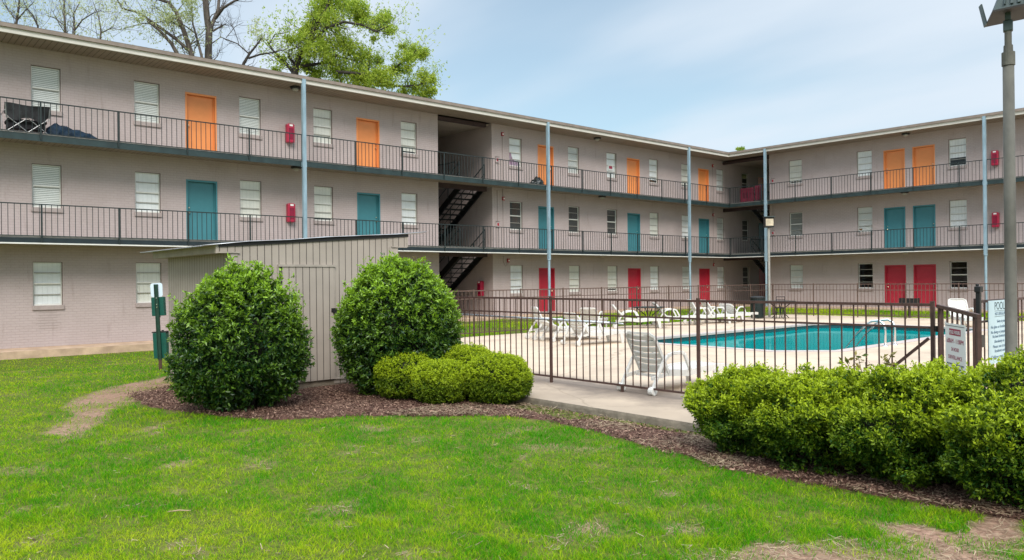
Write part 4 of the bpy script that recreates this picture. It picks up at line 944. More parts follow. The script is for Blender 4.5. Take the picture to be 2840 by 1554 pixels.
# ------------------------------------------------------------------ shed
def shed():
    x0, x1, y0, y1 = SHED; zt = lambda x: 2.31 + (x - x0) * .075
    r = thing('pump_shed', 'small taupe board-sided shed with a sloping corrugated metal roof beside the pool fence', 'shed', (0, 0, 0))
    dx0, dx1 = -33.28, -32.30
    w = MB()
    w.add([(x0, y0, -.05), (dx0, y0, -.05), (dx0, y0, zt(dx0)), (x0, y0, zt(x0))], [(0, 1, 2, 3)]); w.add([(dx1, y0, -.05), (x1, y0, -.05), (x1, y0, zt(x1)), (dx1, y0, zt(dx1))], [(0, 1, 2, 3)])
    w.add([(dx0, y0, 1.985), (dx1, y0, 1.985), (dx1, y0, zt(dx1)), (dx0, y0, zt(dx0))], [(0, 1, 2, 3)])
    w.quad((x0, y1, -.05), (x0, y0, -.05), (x0, y0, zt(x0)), (x0, y1, zt(x0))); w.quad((x1, y0, -.05), (x1, y1, -.05), (x1, y1, zt(x1)), (x1, y0, zt(x1)))
    w.add([(x1, y1, -.05), (x0, y1, -.05), (x0, y1, zt(x0)), (x1, y1, zt(x1))], [(0, 1, 2, 3)])
    obj('wall', w, M['shed_board'], r)
    # end brackets of the gable at the eaves
    g = MB(); g.add([(x0 - .20, y0 - .003, 2.19), (x0 + .1, y0 - .003, 2.19), (x0 + .1, y0 - .003, zt(x0 + .1)), (x0 - .20, y0 - .003, zt(x0 - .2))], [(0, 1, 2, 3)])
    obj('gable_end', g, M['shed_board'], r); g = MB(); g.add([(x1 - .1, y0 - .003, 2.33), (x1 + .22, y0 - .003, 2.33), (x1 + .22, y0 - .003, zt(x1 + .22)), (x1 - .1, y0 - .003, zt(x1 - .1))], [(0, 1, 2, 3)])
    obj('gable_end', g, M['shed_board'], r)
    def tr(name, *c6): obj(name, MB().box(*c6), M['shed_trim'], r)
    tr('fascia_board', x0 - .24, x0 - .20, y0 - .01, y1 + .1, 2.165, 2.315); tr('eave_soffit', x0 - .20, x0 - .01, y0 + .002, y1 + .1, 2.17, 2.185)
    tr('fascia_board', x1 + .20, x1 + .24, y0 - .01, y1 + .1, 2.33, 2.53)
    tr('trim', x0 - .21, x0 + .13, y0 - .03, y0 - .004, 2.168, 2.188); tr('trim', x1 - .13, x1 + .2, y0 - .03, y0 - .004, 2.318, 2.335)
    tr('corner_board', x0 - .012, x0 + .10, y0 - .012, y0 - .002, -.02, 2.165); tr('corner_board', x1 - .17, x1 + .012, y0 - .012, y0 - .002, -.02, 2.315)
    tr('base_board', dx1 + .02, x1, y0 - .02, y0 - .002, .02, .045)
    d = obj('door', MB().box(dx0 + .03, dx1 - .005, y0 - .035, y0 - .004, .035, 1.955), M['shed_board'], r)
    obj('hasp', MB().box(dx1 - .06, dx1 + .05, y0 - .045, y0 - .0355, 1.18, 1.25).box(dx1 - .03, dx1 + .0, y0 - .065, y0 - .0455, 1.15, 1.2), M['lamp_black'], d)
    obj('door_gap_shade', MB().box(dx0 - .008, dx0 + .03, y0 - .002, y0 + .004, .03, 1.955).box(dx0 + .03, dx1 - .002, y0 - .002, y0 + .004, 1.95, 1.962).box(dx1 - .006, dx1 + .002, y0 - .002, y0 + .004, .03, 1.95), M['lamp_black'], r)  # black strips stand in for the shade in the gaps round the door
    f = MB(); f.box(dx0 - .03, dx1 + .02, y0 - .05, y0 - .002, 1.958, 1.995); f.box(dx0 - .035, dx0 - .01, y0 - .03, y0 - .002, .0, 1.957); f.box(dx1 - .001, dx1 + .018, y0 - .03, y0 - .002, .03, 1.957)
    obj('door_frame', f, M['shed_trim'], r)
    obj('plinth', MB().box(x0 + .02, x1 - .02, y0 + .01, y1 - .02, -.4, .03), M['concrete_edge'], r)
    # corrugated sheet: ridges run down the slope (along x), waves across y
    ya, yb = y0 - .06, y1 + .25; xa, xb = x0 - .42, x1 + .62; n = 150; V = []; Fc = []
    for i in range(n + 1):
        y = ya + (yb - ya) * i / n; dz = .010 * math.sin((y - ya) * 2 * math.pi / .076)
        for x in np.linspace(xa, xb, 7):
            sag = .008 * math.sin(x * 3.1 + 1) * (1 if i < 6 else .3); V.append((x, y, zt(x) + .028 + dz + sag - (.03 * (xa + .3 - x) / .3 if x < xa + .3 else 0)))
    for i in range(n):
        for j in range(6): Fc.append((i * 7 + j, i * 7 + j + 1, (i + 1) * 7 + j + 1, (i + 1) * 7 + j))
    o = obj('roof_sheet', MB().add(V, Fc), M['corrugated'], r, smooth=True); o.modifiers.new('thickness', 'SOLIDIFY').thickness = .003
    obj('roof_edge', MB().add([(x0 - .2, y0 - .02, zt(x0 - .2) - .035), (x1 + .24, y0 - .02, zt(x1 + .24) - .035), (x1 + .24, y0 - .02, zt(x1 + .24) + .012), (x0 - .2, y0 - .02, zt(x0 - .2) + .012),
        (x0 - .2, y0 + .02, zt(x0 - .2) - .035), (x1 + .24, y0 + .02, zt(x1 + .24) - .035), (x1 + .24, y0 + .02, zt(x1 + .24) + .012), (x0 - .2, y0 + .02, zt(x0 - .2) + .012)],
        [(0, 1, 2, 3), (7, 6, 5, 4), (0, 4, 5, 1), (3, 2, 6, 7), (0, 3, 7, 4), (1, 5, 6, 2)]), M['lamp_black'], r)
shed()

# ------------------------------------------------------------------ pool fence
def fence_run(a, b2, label, m, posts, first_bar=.08, bar=.0135, top=1.385, feet=()):
    """straight fence between two ground points: posts, and one panel between each pair of posts"""
    a = np.array(a, float); b2 = np.array(b2, float); L = np.linalg.norm(b2 - a); rz = math.atan2(b2[1] - a[1], b2[0] - a[0])
    r = thing('pool_fence', label, 'fence', (a[0], a[1], 0), rz, 'brown metal fences round the pool')
    pmesh = MB().box(-.019, .019, -.019, .019, -.05, top + .04).mesh('post', m)
    for p in posts: link('post', pmesh, r, (p, 0, 0))
    ps = sorted(set([0.0] + list(posts) + [L]))
    for p, q in zip(ps[:-1], ps[1:]):
        if q - p < .15: continue
        mb = MB(); x0, x1 = p + .023, q - .023
        mb.bar((x0, 0, top), (x1, 0, top), .032, .032); mb.bar((x0, 0, 1.14), (x1, 0, 1.14), .024, .024); mb.bar((x0, 0, .10), (x1, 0, .10), .028, .028)
        k = max(1, round((q - p) / .145))
        for i in range(1, k): x = p + (q - p) * i / k; mb.bar((x, 0, .10), (x, 0, top), bar)
        k = max(1, round((q - p) / 1.45))
        for i in range(1, k): x = p + (q - p) * i / k + .08; mb.bar((x, 0, -.02), (x, 0, .09), .035)
        obj('panel', mb, m, r)
    return r
nf = fence_run((-29.85, -13.3), (-29.85, -22.27), 'near brown metal pool fence running from the shed to the gate', M['fence'], [.14, 3.04, 5.94, 8.95])
obj('brace', MB().bar((8.9, .02, 1.02), (7.9, .02, .12), .03), M['fence'], nf)
fence_run((-28.62, -22.27), (-12.0, -22.27), 'brown metal pool fence to the right of the gate carrying the pool rules sign', M['fence'], [.02, 2.9, 5.8, 8.7, 11.6, 14.5])
fence_run((-29.9, -7.05), (-6.7, -7.05), 'far brown metal pool fence in front of the left wing ground floor doors', M['fence_far'], [i * 1.9325 for i in range(12)])
fence_run((-6.7, -7.0), (-6.7, -27.0), 'far brown metal pool fence in front of the right wing ground floor doors', M['fence_far'], [i * 1.93 for i in range(10)])
# gate standing open towards the photographer
ga = math.atan2(-.72, -.92)
g = thing('pool_gate', 'open brown metal pool gate with kick plate swung out in front of the fence', 'gate', (-29.87, -22.31, 0), ga)
L = 1.08; fb = MB(); tz = lambda x: 1.375 - .055 * x
fb.bar((.0, 0, tz(0)), (L, 0, tz(L)), .036, .036)
fb.bar((.05, 0, .08), (.05, 0, tz(0)), .032); fb.bar((L - .018, 0, .06), (L - .018, 0, tz(L) - .02), .036); fb.bar((.0, 0, .09), (L, 0, .06), .04, .04)
obj('frame', fb, M['fence'], g)
bb = MB()
for k in range(1, 8): x = L * k / 8; bb.bar((x, 0, .08), (x, 0, tz(x) - .02), .016)
obj('bars', bb, M['fence'], g)
obj('kick_plate', MB().box(.05, .62, -.014, .014, .36, .52), M['fence'], g)
obj('hinge', MB().box(-.03, .02, -.03, .03, .5, .56).box(-.03, .02, -.03, .03, 1.1, 1.16), M['lamp_black'], g)
lt_ = thing('gate_latch', 'tall black magnetic latch on the post where the open gate would close', 'latch', (-28.70, -22.32, 0))
obj('latch_tube', MB().box(-.032, .032, -.035, .012, .80, 1.52), M['black_plastic'], lt_, bevel=.008)
obj('latch_knob', MB().box(-.05, .055, -.045, .02, 1.50, 1.57).lathe([(.02, 1.57), (.02, 1.60)], 8), M['black_plastic'], lt_, bevel=.008); obj('lock_box', MB().box(-.07, .06, -.06, -.036, .86, 1.0), M['black_plastic'], lt_)

# writing
def text_mesh(s, size, m, align='CENTER', shear=0.0):
    c = bpy.data.curves.new('text', 'FONT'); c.body = s; c.size = size; c.align_x = align; c.extrude = .0006; c.shear = shear
    o = bpy.data.objects.new('text', c); COL.objects.link(o); dg = bpy.context.evaluated_depsgraph_get(); me = bpy.data.meshes.new_from_object(o.evaluated_get(dg))
    bpy.data.objects.remove(o); bpy.data.curves.remove(c); me.materials.clear(); me.materials.append(m); return me
def sign_text(parent, s, x, z, size, m, width=None):
    me = text_mesh(s, size, m); n = len(me.vertices); co = np.empty(n * 3); me.vertices.foreach_get('co', co); co = co.reshape(-1, 3)
    w = np.ptp(co[:, 0]); k = (width / w) if width else 1.0
    V = np.stack([co[:, 0] * k, -.004 - co[:, 2], co[:, 1]], -1); me.vertices.foreach_set('co', V.ravel()); me.update()
    o = link('lettering', me, parent, (x, 0, z)); o['text'] = s; return o
# sign on the gate (its face looks to the photographer)
sg = thing('pool_hours_sign', 'white sign with red lettering for the pool hours wired to the open gate', 'sign', tuple(np.array([-29.87, -22.31, 0]) + np.array([math.cos(ga), math.sin(ga), 0]) * .60 + np.array([-.035 * math.sin(ga) * -1 * -1, .0, 0])), 0)
# outward normal of the gate that faces the camera
nrm = np.array([-math.sin(ga), math.cos(ga), 0]); tocam = CAM - np.array([-30.3, -22.6, 1]);
if nrm @ tocam < 0: nrm = -nrm
sg.location = tuple(np.array([-29.87, -22.31, 0]) + np.array([math.cos(ga), math.sin(ga), 0]) * .58 + nrm * .035); sg.rotation_euler = (0, 0, math.atan2(nrm[1], nrm[0]) + math.pi / 2)
SW, S0, S1 = .52, .70, 1.215
obj('plate', MB().box(-SW / 2, SW / 2, -.003, .003, S0, S1), M['sign_white'], sg)
obj('border', MB().box(-SW / 2 + .015, SW / 2 - .015, -.0042, -.0032, S0 + .02, S0 + .026).box(-SW / 2 + .015, SW / 2 - .015, -.0042, -.0032, S1 - .026, S1 - .02), M['ink_dark'], sg)
obj('heading_panel', MB().box(-.15, .15, -.0045, -.0032, S1 - .115, S1 - .05), M['ink_red'], sg)
t_ = sign_text(sg, 'POOL HOURS', 0, S1 - .101, .05, M['sign_white'], .27); t_.location.y = -.003
sign_text(sg, '6:00AM - 11:00PM', 0, S1 - .195, .065, M['ink_red'], .44); sign_text(sg, '24 HOUR', 0, S1 - .275, .055, M['ink_red'], .20); sign_text(sg, 'SURVEILLANCE', 0, S1 - .355, .055, M['ink_red'], .36)
sign_text(sg, 'NOT THROUGH OR AFTER HOURS GUESTS', 0, S1 - .415, .025, M['ink_dark'], .44); sign_text(sg, 'WILL BE ASKED TO LEAVE', 0, S1 - .455, .025, M['ink_dark'], .38)
sr = thing('pool_rules_sign', 'pale blue-white pool rules board with dark lettering on the fence behind the lamp post', 'sign', (-28.33, -22.32, 0))
obj('plate', MB().box(0, 1.06, -.003, .003, .62, 1.39), M['rules_white'], sr)
sign_text(sr, 'POOL RULES', .61, 1.276, .135, M['ink_dark'], .80); sign_text(sr, 'NO LIFEGUARD ON DUTY', .61, 1.207, .056, M['ink_blue'], .78)
obj('rule_line', MB().box(.21, 1.02, -.0042, -.0032, 1.258, 1.263), M['ink_dark'], sr); obj('rule_line', MB().box(.21, 1.02, -.0042, -.0032, 1.188, 1.193), M['ink_dark'], sr)
for z, s_, w in [(1.117, 'Swim at your own risk', .52), (1.05, 'No glass or bottles allowed in pool', .95), (.987, 'No diving or jumping allowed in pool', .95), (.934, 'No lawn furniture allowed in pool', .84), (.872, 'Absolutely no pets allowed', .72), (.81, 'Please use trash containers', .82), (.755, 'Residents and guests only', .70), (.685, 'Children must be accompanied', .94)]:
    sign_text(sr, s_, .55, z, .052, M['ink_blue'], w)
# pool skimmer pole on the fence
o = obj('skimmer_pole', MB().tube([(-29.79, -13.45, 1.06), (-29.79, -17.6, 1.025)], .019, 10).tube([(-29.79, -17.6, 1.025), (-29.79, -17.85, 1.02)], .012, 8), M['alu'], smooth=True)
tag(o, 'long silver skimmer pole hung level along the inside of the near pool fence', 'pole')

# ------------------------------------------------------------------ loungers
def lounger_meshes(ang):
    """x from the wheels towards the foot end; backrest raised by ang"""
    hx, hz = .40, .315; ca, sa = math.cos(ang), math.sin(ang)
    def B(u, off=0.0): return (hx - ca * u - sa * off, hz + sa * u - ca * off)     # point along the back; off to the rear
    back = MB()
    for i in range(6):
        u0, u1 = .03 + i * .104, .03 + i * .104 + .093
        for k in range(8):
            y0, y1 = -.255 + .51 * k / 8, -.255 + .51 * (k + 1) / 8; c0 = .03 * (1 - (y0 / .26) ** 2); c1 = .03 * (1 - (y1 / .26) ** 2)
            P = [B(u0, c0), B(u1, c0), B(u1, c1), B(u0, c1)]; Q = [B(u0 + .012, c0 + .012), B(u1 - .012, c0 + .012), B(u1 - .012, c1 + .012), B(u0 + .012, c1 + .012)]
            vs = [(P[0][0], y0, P[0][1]), (P[1][0], y0, P[1][1]), (P[2][0], y1, P[2][1]), (P[3][0], y1, P[3][1]), (Q[0][0], y0, Q[0][1]), (Q[1][0], y0, Q[1][1]), (Q[2][0], y1, Q[2][1]), (Q[3][0], y1, Q[3][1])]
            back.add(vs, [(0, 1, 2, 3), (7, 6, 5, 4), (0, 4, 5, 1), (1, 5, 6, 2), (2, 6, 7, 3), (3, 7, 4, 0)])
    bf = MB()
    for s in (-1, 1):
        path = [(*B(-.03),), (*B(.25),), (*B(.5),), (*B(.61),)]; pts = [(p[0], s * .28, p[1]) for p in path[:3]] + [(path[3][0], s * .265, path[3][1])]
        for p, q in zip(pts[:-1], pts[1:]): bf.bar(p, q, .042, .035, up=(0, 1, 0))
    pt = [B(.61), B(.655)]; bf.bar((pt[0][0], -.265, pt[0][1]), (pt[1][0], -.2, pt[1][1]), .04, .035); bf.bar((pt[0][0], .265, pt[0][1]), (pt[1][0], .2, pt[1][1]), .04, .035)
    bf.bar((pt[1][0], -.21, pt[1][1]), (pt[1][0], .21, pt[1][1]), .045, .035); p = B(.0, .01); bf.bar((p[0], -.27, p[1]), (p[0], .27, p[1]), .04, .05)
    seat = MB(); xs = [.40 + i * .12 for i in range(13)]
    zz = lambda x: .325 - .035 * math.exp(-((x - .85) / .22) ** 2) - .02 * max(0, (x - 1.7) / .2)
    for x in xs[:-1]:
        a, b2 = x + .004, x + .116; seat.add([(a, -.24, zz(a)), (b2, -.24, zz(b2)), (b2, .24, zz(b2)), (a, .24, zz(a)), (a, -.24, zz(a) - .016), (b2, -.24, zz(b2) - .016), (b2, .24, zz(b2) - .016), (a, .24, zz(a) - .016)],
                                              [(0, 1, 2, 3), (7, 6, 5, 4), (0, 4, 5, 1), (1, 5, 6, 2), (2, 6, 7, 3), (3, 7, 4, 0)])
    sf = MB()
    for s in (-1, 1):
        for a, b2 in zip(xs[:-1], xs[1:]): sf.bar((a, s * .275, zz(a) - .03), (b2, s * .275, zz(b2) - .03), .045, .095)
        sf.bar((.06, s * .265, .235), (.45, s * .27, .28), .035, .05)
    sf.bar((xs[-1] - .01, -.29, .275), (xs[-1] - .01, .29, .275), .045, .085); sf.bar((.30, -.26, .245), (.30, .26, .245), .03, .04); sf.bar((1.35, -.26, .26), (1.35, .26, .26), .03, .06)
    sides = []
    for s in (-1, 1):
        a = MB(); y = s * .315
        for p, q in zip([(.02, .06), (.12, .25), (.26, .47), (.36, .555), (.48, .585), (.66, .585), (.73, .56)], [(.12, .25), (.26, .47), (.36, .555), (.48, .585), (.66, .585), (.73, .56), (.86, .31)]):
            a.bar((p[0], y, p[1]), (q[0], y, q[1]), .05, .042, up=(0, 1, 0))
        sides.append(a)
    legs = []
    for s in (-1, 1):
        a = MB(); a.prism([(-.04, 0), (.035, 0), (.06, .30), (-.06, .30)], 1, -.02, .02); a.xf(Matrix.Translation((1.55, s * .285, 0)) @ Matrix.Shear('XY', 4, (0, 0)) @ Matrix.Rotation(rad(10), 4, 'Y').inverted()); legs.append(a)
    wheels = [MB().tube([(0.02, s * .27, .062), (0.02, s * .36, .062)], .062, 14) for s in (-1, 1)]
    return back, bf, seat, sf, sides, legs, wheels
def lounger(loc, rz, ang, label):
    r = thing('sun_lounger', label, 'sun lounger', (loc[0], loc[1], 0), rz, 'white plastic sun loungers round the pool')
    back, bf, seat, sf, sides, legs, wheels = lounger_meshes(rad(ang)); m = M['plastic']
    bk = obj('backrest', back, m, r); obj('back_frame', bf, m, bk); st = obj('seat', seat, m, r); obj('seat_frame', sf, m, st)
    for s in sides: obj('armrest', s, m, r, bevel=.008)
    for l in legs: obj('leg', l, m, r, bevel=.006)
    for w in wheels: obj('wheel', w, m, r, bevel=.008)
    return r
lounger((-29.83, -18.11), rad(-4), 61, 'white plastic sun lounger seen from behind right up against the near fence')
lounger((-24.53, -11.55), rad(-8), 52, 'white plastic sun lounger seen from behind at the left end of the pool')
lounger((-23.85, -9.30), rad(-24), 66, 'white plastic sun lounger with upright back, leftmost by the far fence')
lounger((-24.0, -10.15), rad(-14), 24, 'white plastic sun lounger with low reclined back between two others at the left')
lounger((-19.75, -7.75), rad(30), 40, 'white plastic sun lounger turned away, in front of the far fence between two red doors')
lounger((-18.45, -7.75), rad(-45), 47, 'white plastic sun lounger facing the pool left of the patio table')
lounger((-16.35, -7.85), rad(-41), 50, 'white plastic sun lounger facing the pool just in front of the patio table')
lounger((-14.75, -8.1), rad(-38), 62, 'white plastic sun lounger with steep back right of the patio table')
lounger((-13.9, -8.2), rad(-30), 56, 'white plastic sun lounger second from the right of the far row')
lounger((-13.1, -8.75), rad(2), 36, 'white plastic sun lounger with low back, rightmost of the far row')
lounger((-9.6, -15.6), rad(215), 62, 'white plastic sun lounger at the far right beyond the pool, behind the gate')

# ------------------------------------------------------------------ tables, grill, bin, ladder
def patio_table(loc, rad_, top, label, m):
    r = thing('patio_table', label, 'table', loc); obj('table_top', MB().lathe([(rad_ - .02, top - .03), (rad_, top - .02), (rad_, top), (.01, top)], 24), m, r)
    for k in range(4):
        a = k * math.pi / 2 + .4; c, s = math.cos(a), math.sin(a)
        obj('leg', MB().tube([(c * rad_ * .8, s * rad_ * .8, top - .03), (c * rad_ * .62, s * rad_ * .62, top - .12), (c * .12, s * .12, top * .55), (c * .14, s * .14, top * .3), (c * rad_ * .55, s * rad_ * .55, .02)], .018, 6), m, r, smooth=True)
    return r
patio_table((-16.55, -7.75, 0), .58, .68, 'dark round metal patio table with curved legs behind the loungers', M['furniture_green'])
t2 = patio_table((-9.15, -8.75, 0), .60, .72, 'dark metal patio table beside the far corner column', M['furniture_green'])
def metal_chair(loc, rz, label):
    r = thing('metal_chair', label, 'chair', loc, rz); obj('seat', MB().lathe([(.18, .44), (.21, .45), (.21, .475), (.01, .475)], 16), M['char'], r)
    for k in range(4): a = k * math.pi / 2 + .78; obj('leg', MB().tube([(.15 * math.cos(a), .15 * math.sin(a), .45), (.24 * math.cos(a), .24 * math.sin(a), 0)], .014, 6), M['char'], r)
    bk = MB()
    for y in (-.17, .17): bk.tube([(-.18, y, .46), (-.26, y, .9)], .014, 6)
    bk.tube([(-.26, -.17, .9), (-.26, .17, .9)], .014, 6); bk.tube([(-.24, -.17, .78), (-.24, .17, .78)], .012, 6); obj('backrest', bk, M['char'], r)
metal_chair((-9.75, -9.05, 0), rad(200), 'dark metal chair tucked against the patio table by the corner column')
def bin_():
    r = thing('litter_bin', 'dark slatted litter bin standing by the far corner column', 'litter bin', (-9.9, -8.15, 0)); s = MB()
    for k in range(22): a = 2 * math.pi * k / 22; s.bar((.27 * math.cos(a), .27 * math.sin(a), .03), (.29 * math.cos(a), .29 * math.sin(a), .84), .05, .012, up=(math.cos(a), math.sin(a), 0))
    obj('slats', s, M['furniture_green'], r); obj('liner', MB().lathe([(.22, .03), (.25, .82), (.23, .82)], 18), M['char'], r); obj('lid', MB().lathe([(.31, .83), (.31, .88), (.2, .93), (.14, .93)], 18), M['char'], r)
bin_()
def grill():
    r = thing('park_grill', 'black iron park grill on a post in front of the paired red doors', 'grill', (-5.75, -12.55, 0), rad(-90)); b = MB()
    b.box(-.32, .32, -.22, .22, .58, .60); b.box(-.32, .32, -.22, -.2, .60, .80); b.box(-.32, -.3, -.2, .22, .60, .80); b.box(.3, .32, -.2, .22, .60, .80); obj('fire_box', b, M['char'], r)
    g = MB()
    for k in range(12): g.bar((-.3 + k * .055, -.19, .76), (-.3 + k * .055, .2, .76), .012)
    obj('grate', g, M['char'], r); obj('post', MB().tube([(0, 0, -.05), (0, 0, .58)], .05, 10), M['lamp_under'], r)
grill()
def ladder():
    r = thing('pool_ladder', 'pair of curved stainless steel grab rails on the near edge of the pool', 'pool ladder', (0, 0, 0))
    for x in (-19.6, -19.05):
        P = [(x, -17.42, -.02), (x, -17.42, .42), (x, -17.38, .55), (x, -17.26, .62), (x, -17.1, .60), (x, -16.95, .50), (x, -16.72, .24), (x, -16.45, -.12), (x, -16.3, -.4)]
        obj('rail', MB().tube(P, .028, 10), M['steel'], r, smooth=True); obj('rail_flange', MB().lathe([(.07, .001), (.06, .02), (.03, .03)], 12, (x, -17.42)), M['steel'], r)
    s = MB()
    for y, z in ((-16.5, -.32), (-16.46, -.58)): s.box(-19.6, -19.05, y - .04, y + .04, z - .02, z + .02)
    obj('step', s, M['steel'], r)
ladder()

# ------------------------------------------------------------------ lamp posts
def lamp_post():
    r = thing('lamp_post', 'tall weathered grey lamp post with dark floodlight head, rightmost in the picture', 'lamp post', (-28.66, -22.65, 0)); r.rotation_euler = (0, 0, math.atan2(-22.65 - CAM[1], -28.66 - CAM[0]) - math.pi / 2)
    obj('pole', MB().lathe([(.085, -.1), (.085, .02), (.062, .021), (.060, 2.0), (.057, 4.12)], 20), M['lamp_pole'], r, smooth=True)
    obj('collar', MB().lathe([(.067, 4.09), (.067, 4.24), (.048, 4.245), (.046, 4.32), (.036, 4.322), (.036, 4.50)], 16), M['lamp_pole'], r)
    h = MB(); h.box(-.048, .048, -.045, .045, 4.48, 4.60); h.box(-.03, .03, -.06, .03, 4.60, 4.70); obj('bracket', h, M['lamp_head'], r, bevel=.01)
    # head: tapered housing with a ribbed back, lens door underneath facing away
    lo = [(-.13, -.20, 4.69), (.34, -.20, 4.72), (.29, .42, 4.74), (-.215, .42, 4.71)]; hi = [(-.02, -.10, 5.06), (.26, -.10, 5.07), (.20, .20, 5.07), (-.06, .20, 5.06)]
    hd = MB().add(lo + hi, [(0, 3, 2, 1), (0, 1, 5, 4), (1, 2, 6, 5), (2, 3, 7, 6), (3, 0, 4, 7), (4, 5, 6, 7)]); hdo = obj('floodlight', hd, M['lamp_head'], r)
    for k in range(7):
        x = -.05 + k * .05; obj('cooling_rib', MB().bar((x * 1.35 + .04, -.205, 4.735), (x + .05, -.112, 5.03), .012, .03), M['lamp_head'], hdo)
    obj('lens_door', MB().add([(x + (.015 if x > 0 else -.015), y + (.012 if y > 0 else -.012), z - .022) for x, y, z in lo] + [(x + (.015 if x > 0 else -.015), y + (.012 if y > 0 else -.012), z - .001) for x, y, z in lo],
        [(0, 3, 2, 1), (4, 5, 6, 7), (0, 1, 5, 4), (1, 2, 6, 5), (2, 3, 7, 6), (3, 0, 4, 7)]), M['lamp_under'], hdo)
    sh = MB(); sh.add([(-.245, .45, 4.69), (-.232, .45, 4.69), (-.285, .45, 4.95), (-.298, .45, 4.95), (-.215, .25, 4.68), (-.202, .25, 4.68), (-.255, .25, 4.92), (-.268, .25, 4.92)],
        [(0, 1, 2, 3), (7, 6, 5, 4), (0, 4, 5, 1), (1, 5, 6, 2), (2, 6, 7, 3), (3, 7, 4, 0)]); obj('side_visor', sh, M['lamp_head'], hdo)
lamp_post()
def far_lamp():
    r = thing('lamp_post', 'slim pale lamp post with a square floodlight by the inner corner column', 'lamp post', (-8.48, -7.9, 0)); r.rotation_euler = (0, 0, rad(-41))
    obj('pole', MB().tube([(0, .12, -.1), (0, .12, 3.85)], .05, 10), M['pole_pale'], r); h = MB(); h.box(-.20, .20, -.02, .2, 3.86, 4.30)
    hd = obj('floodlight', h, M['lamp_black'], r, bevel=.015); obj('lens', MB().box(-.165, .165, -.028, -.021, 3.93, 4.23), mat('amber_lens', (.62, .52, .38), .3, var=.2, scale=6), hd); obj('visor', MB().box(-.21, .21, -.10, .2, 4.302, 4.33), M['lamp_head'], hd)
far_lamp()

# ------------------------------------------------------------------ pet waste station
def station():
    p = np.array([-33.42, -7.8]); r = thing('pet_waste_station', 'green pet waste station with a white sign, bag box and bin on a leaning post', 'waste station', (p[0], p[1], -.17)); r.rotation_euler = (0, rad(2.6), rad(-42) + math.pi)
    # local -y faces away from the photographer: the post is seen in front
    ps = obj('post', MB().box(-.03, .03, -.0, .02, .22, 1.86).box(-.042, -.03, -.0, .035, .22, 1.86).box(.03, .042, -.0, .035, .22, 1.86), M['green_post'], r)
    obj('post_foot', MB().box(-.035, .035, 0, .02, -.25, .219), M['rust_post'], r)
    obj('bolt', MB().tube([(0, .018, 1.56), (0, .03, 1.56)], .013, 8).tube([(0, .018, 1.42), (0, .03, 1.42)], .013, 8).tube([(0, .018, 1.36), (0, .03, 1.36)], .013, 8), M['steel'], ps)
    pl = MB(); c = .03; x0, x1, z0, z1 = -.13, .13, 1.585, 1.885
    pl.prism([(x0 + c, z0), (x1 - c, z0), (x1, z0 + c), (x1, z1 - c), (x1 - c, z1), (x0 + c, z1), (x0, z1 - c), (x0, z0 + c)], 1, -.008, -.003); obj('sign_plate', pl, mat('sign_back', (.62, .72, .82), .4, var=.04), r)
    obj('bag_box', MB().box(-.135, .135, -.12, -.005, 1.17, 1.58), M['green_metal'], r, bevel=.008); obj('box_lock', MB().box(-.02, .02, -.08, -.04, 1.135, 1.168), M['lamp_black'], r)
    bn = obj('bin', MB().box(-.145, .145, -.24, -.005, .24, .80), M['green_metal'], r, bevel=.01); obj('bin_lid', MB().box(-.16, .16, -.255, -.005, .802, .825).box(-.02, .02, -.2, -.17, .825, .85), M['lamp_black'], bn)
station()

# ------------------------------------------------------------------ leaves and shrubs
def leaf_cloud(C, D, size, tint, n_leaf, spread, asp=.38, fold=.25, jit=.6):
    """rosettes: at each centre C with outward direction D, n_leaf pointed leaves"""
    m = len(C); C = np.repeat(C, n_leaf, 0); D = np.repeat(D, n_leaf, 0); tint = np.repeat(tint, n_leaf); n = len(C); size = np.repeat(size, n_leaf) if hasattr(size, '__len__') else np.full(n, size)
    rv = RNG.normal(0, 1, (n, 3)); d = D * (1 - spread) + rv / np.linalg.norm(rv, axis=1, keepdims=True) * spread; d /= np.linalg.norm(d, axis=1, keepdims=True) + 1e-9
    q = RNG.normal(0, 1, (n, 3)); s = np.cross(d, q); s /= np.linalg.norm(s, axis=1, keepdims=True) + 1e-9; nn = np.cross(s, d)
    L = size * RNG.uniform(.65, 1.25, n); Wd = L * asp
    c = C + RNG.normal(0, 1, (n, 3)) * (L * jit * .3)[:, None]
    a = c; b = c + d * (L * .5)[:, None] + s * (Wd * .5)[:, None] + nn * (L * fold * .3)[:, None]; t = c + d * L[:, None]; e = c + d * (L * .5)[:, None] - s * (Wd * .5)[:, None] + nn * (L * fold * .3)[:, None]
    V = np.stack([a, b, t, e], 1).reshape(-1, 3); i = np.arange(n)[:, None] * 4
    Fc = np.concatenate([i + np.array([[0, 1, 2]]), i + np.array([[0, 2, 3]])])
    return V, Fc, np.repeat(np.clip(tint + RNG.normal(0, .10, n), 0, 1), 4)
def merge(parts):
    V = []; Fc = []; T = []; o = 0
    for v, f, t in parts: V.append(v); Fc.append(f + o); T.append(t); o += len(v)
    return np.concatenate(V), np.concatenate(Fc), np.concatenate(T)
def sphere_dirs(n):
    v = RNG.normal(0, 1, (n, 3)); return v / np.linalg.norm(v, axis=1, keepdims=True)
def bumps(D, k, amp, seed):
    """lumpy radius factor for directions D"""
    r = np.random.default_rng(seed); B = r.normal(0, 1, (k, 3)); B /= np.linalg.norm(B, axis=1, keepdims=True); a = r.uniform(-.6, 1, k)
    return 1 + amp * (np.exp((D @ B.T - 1) * 14) @ a)
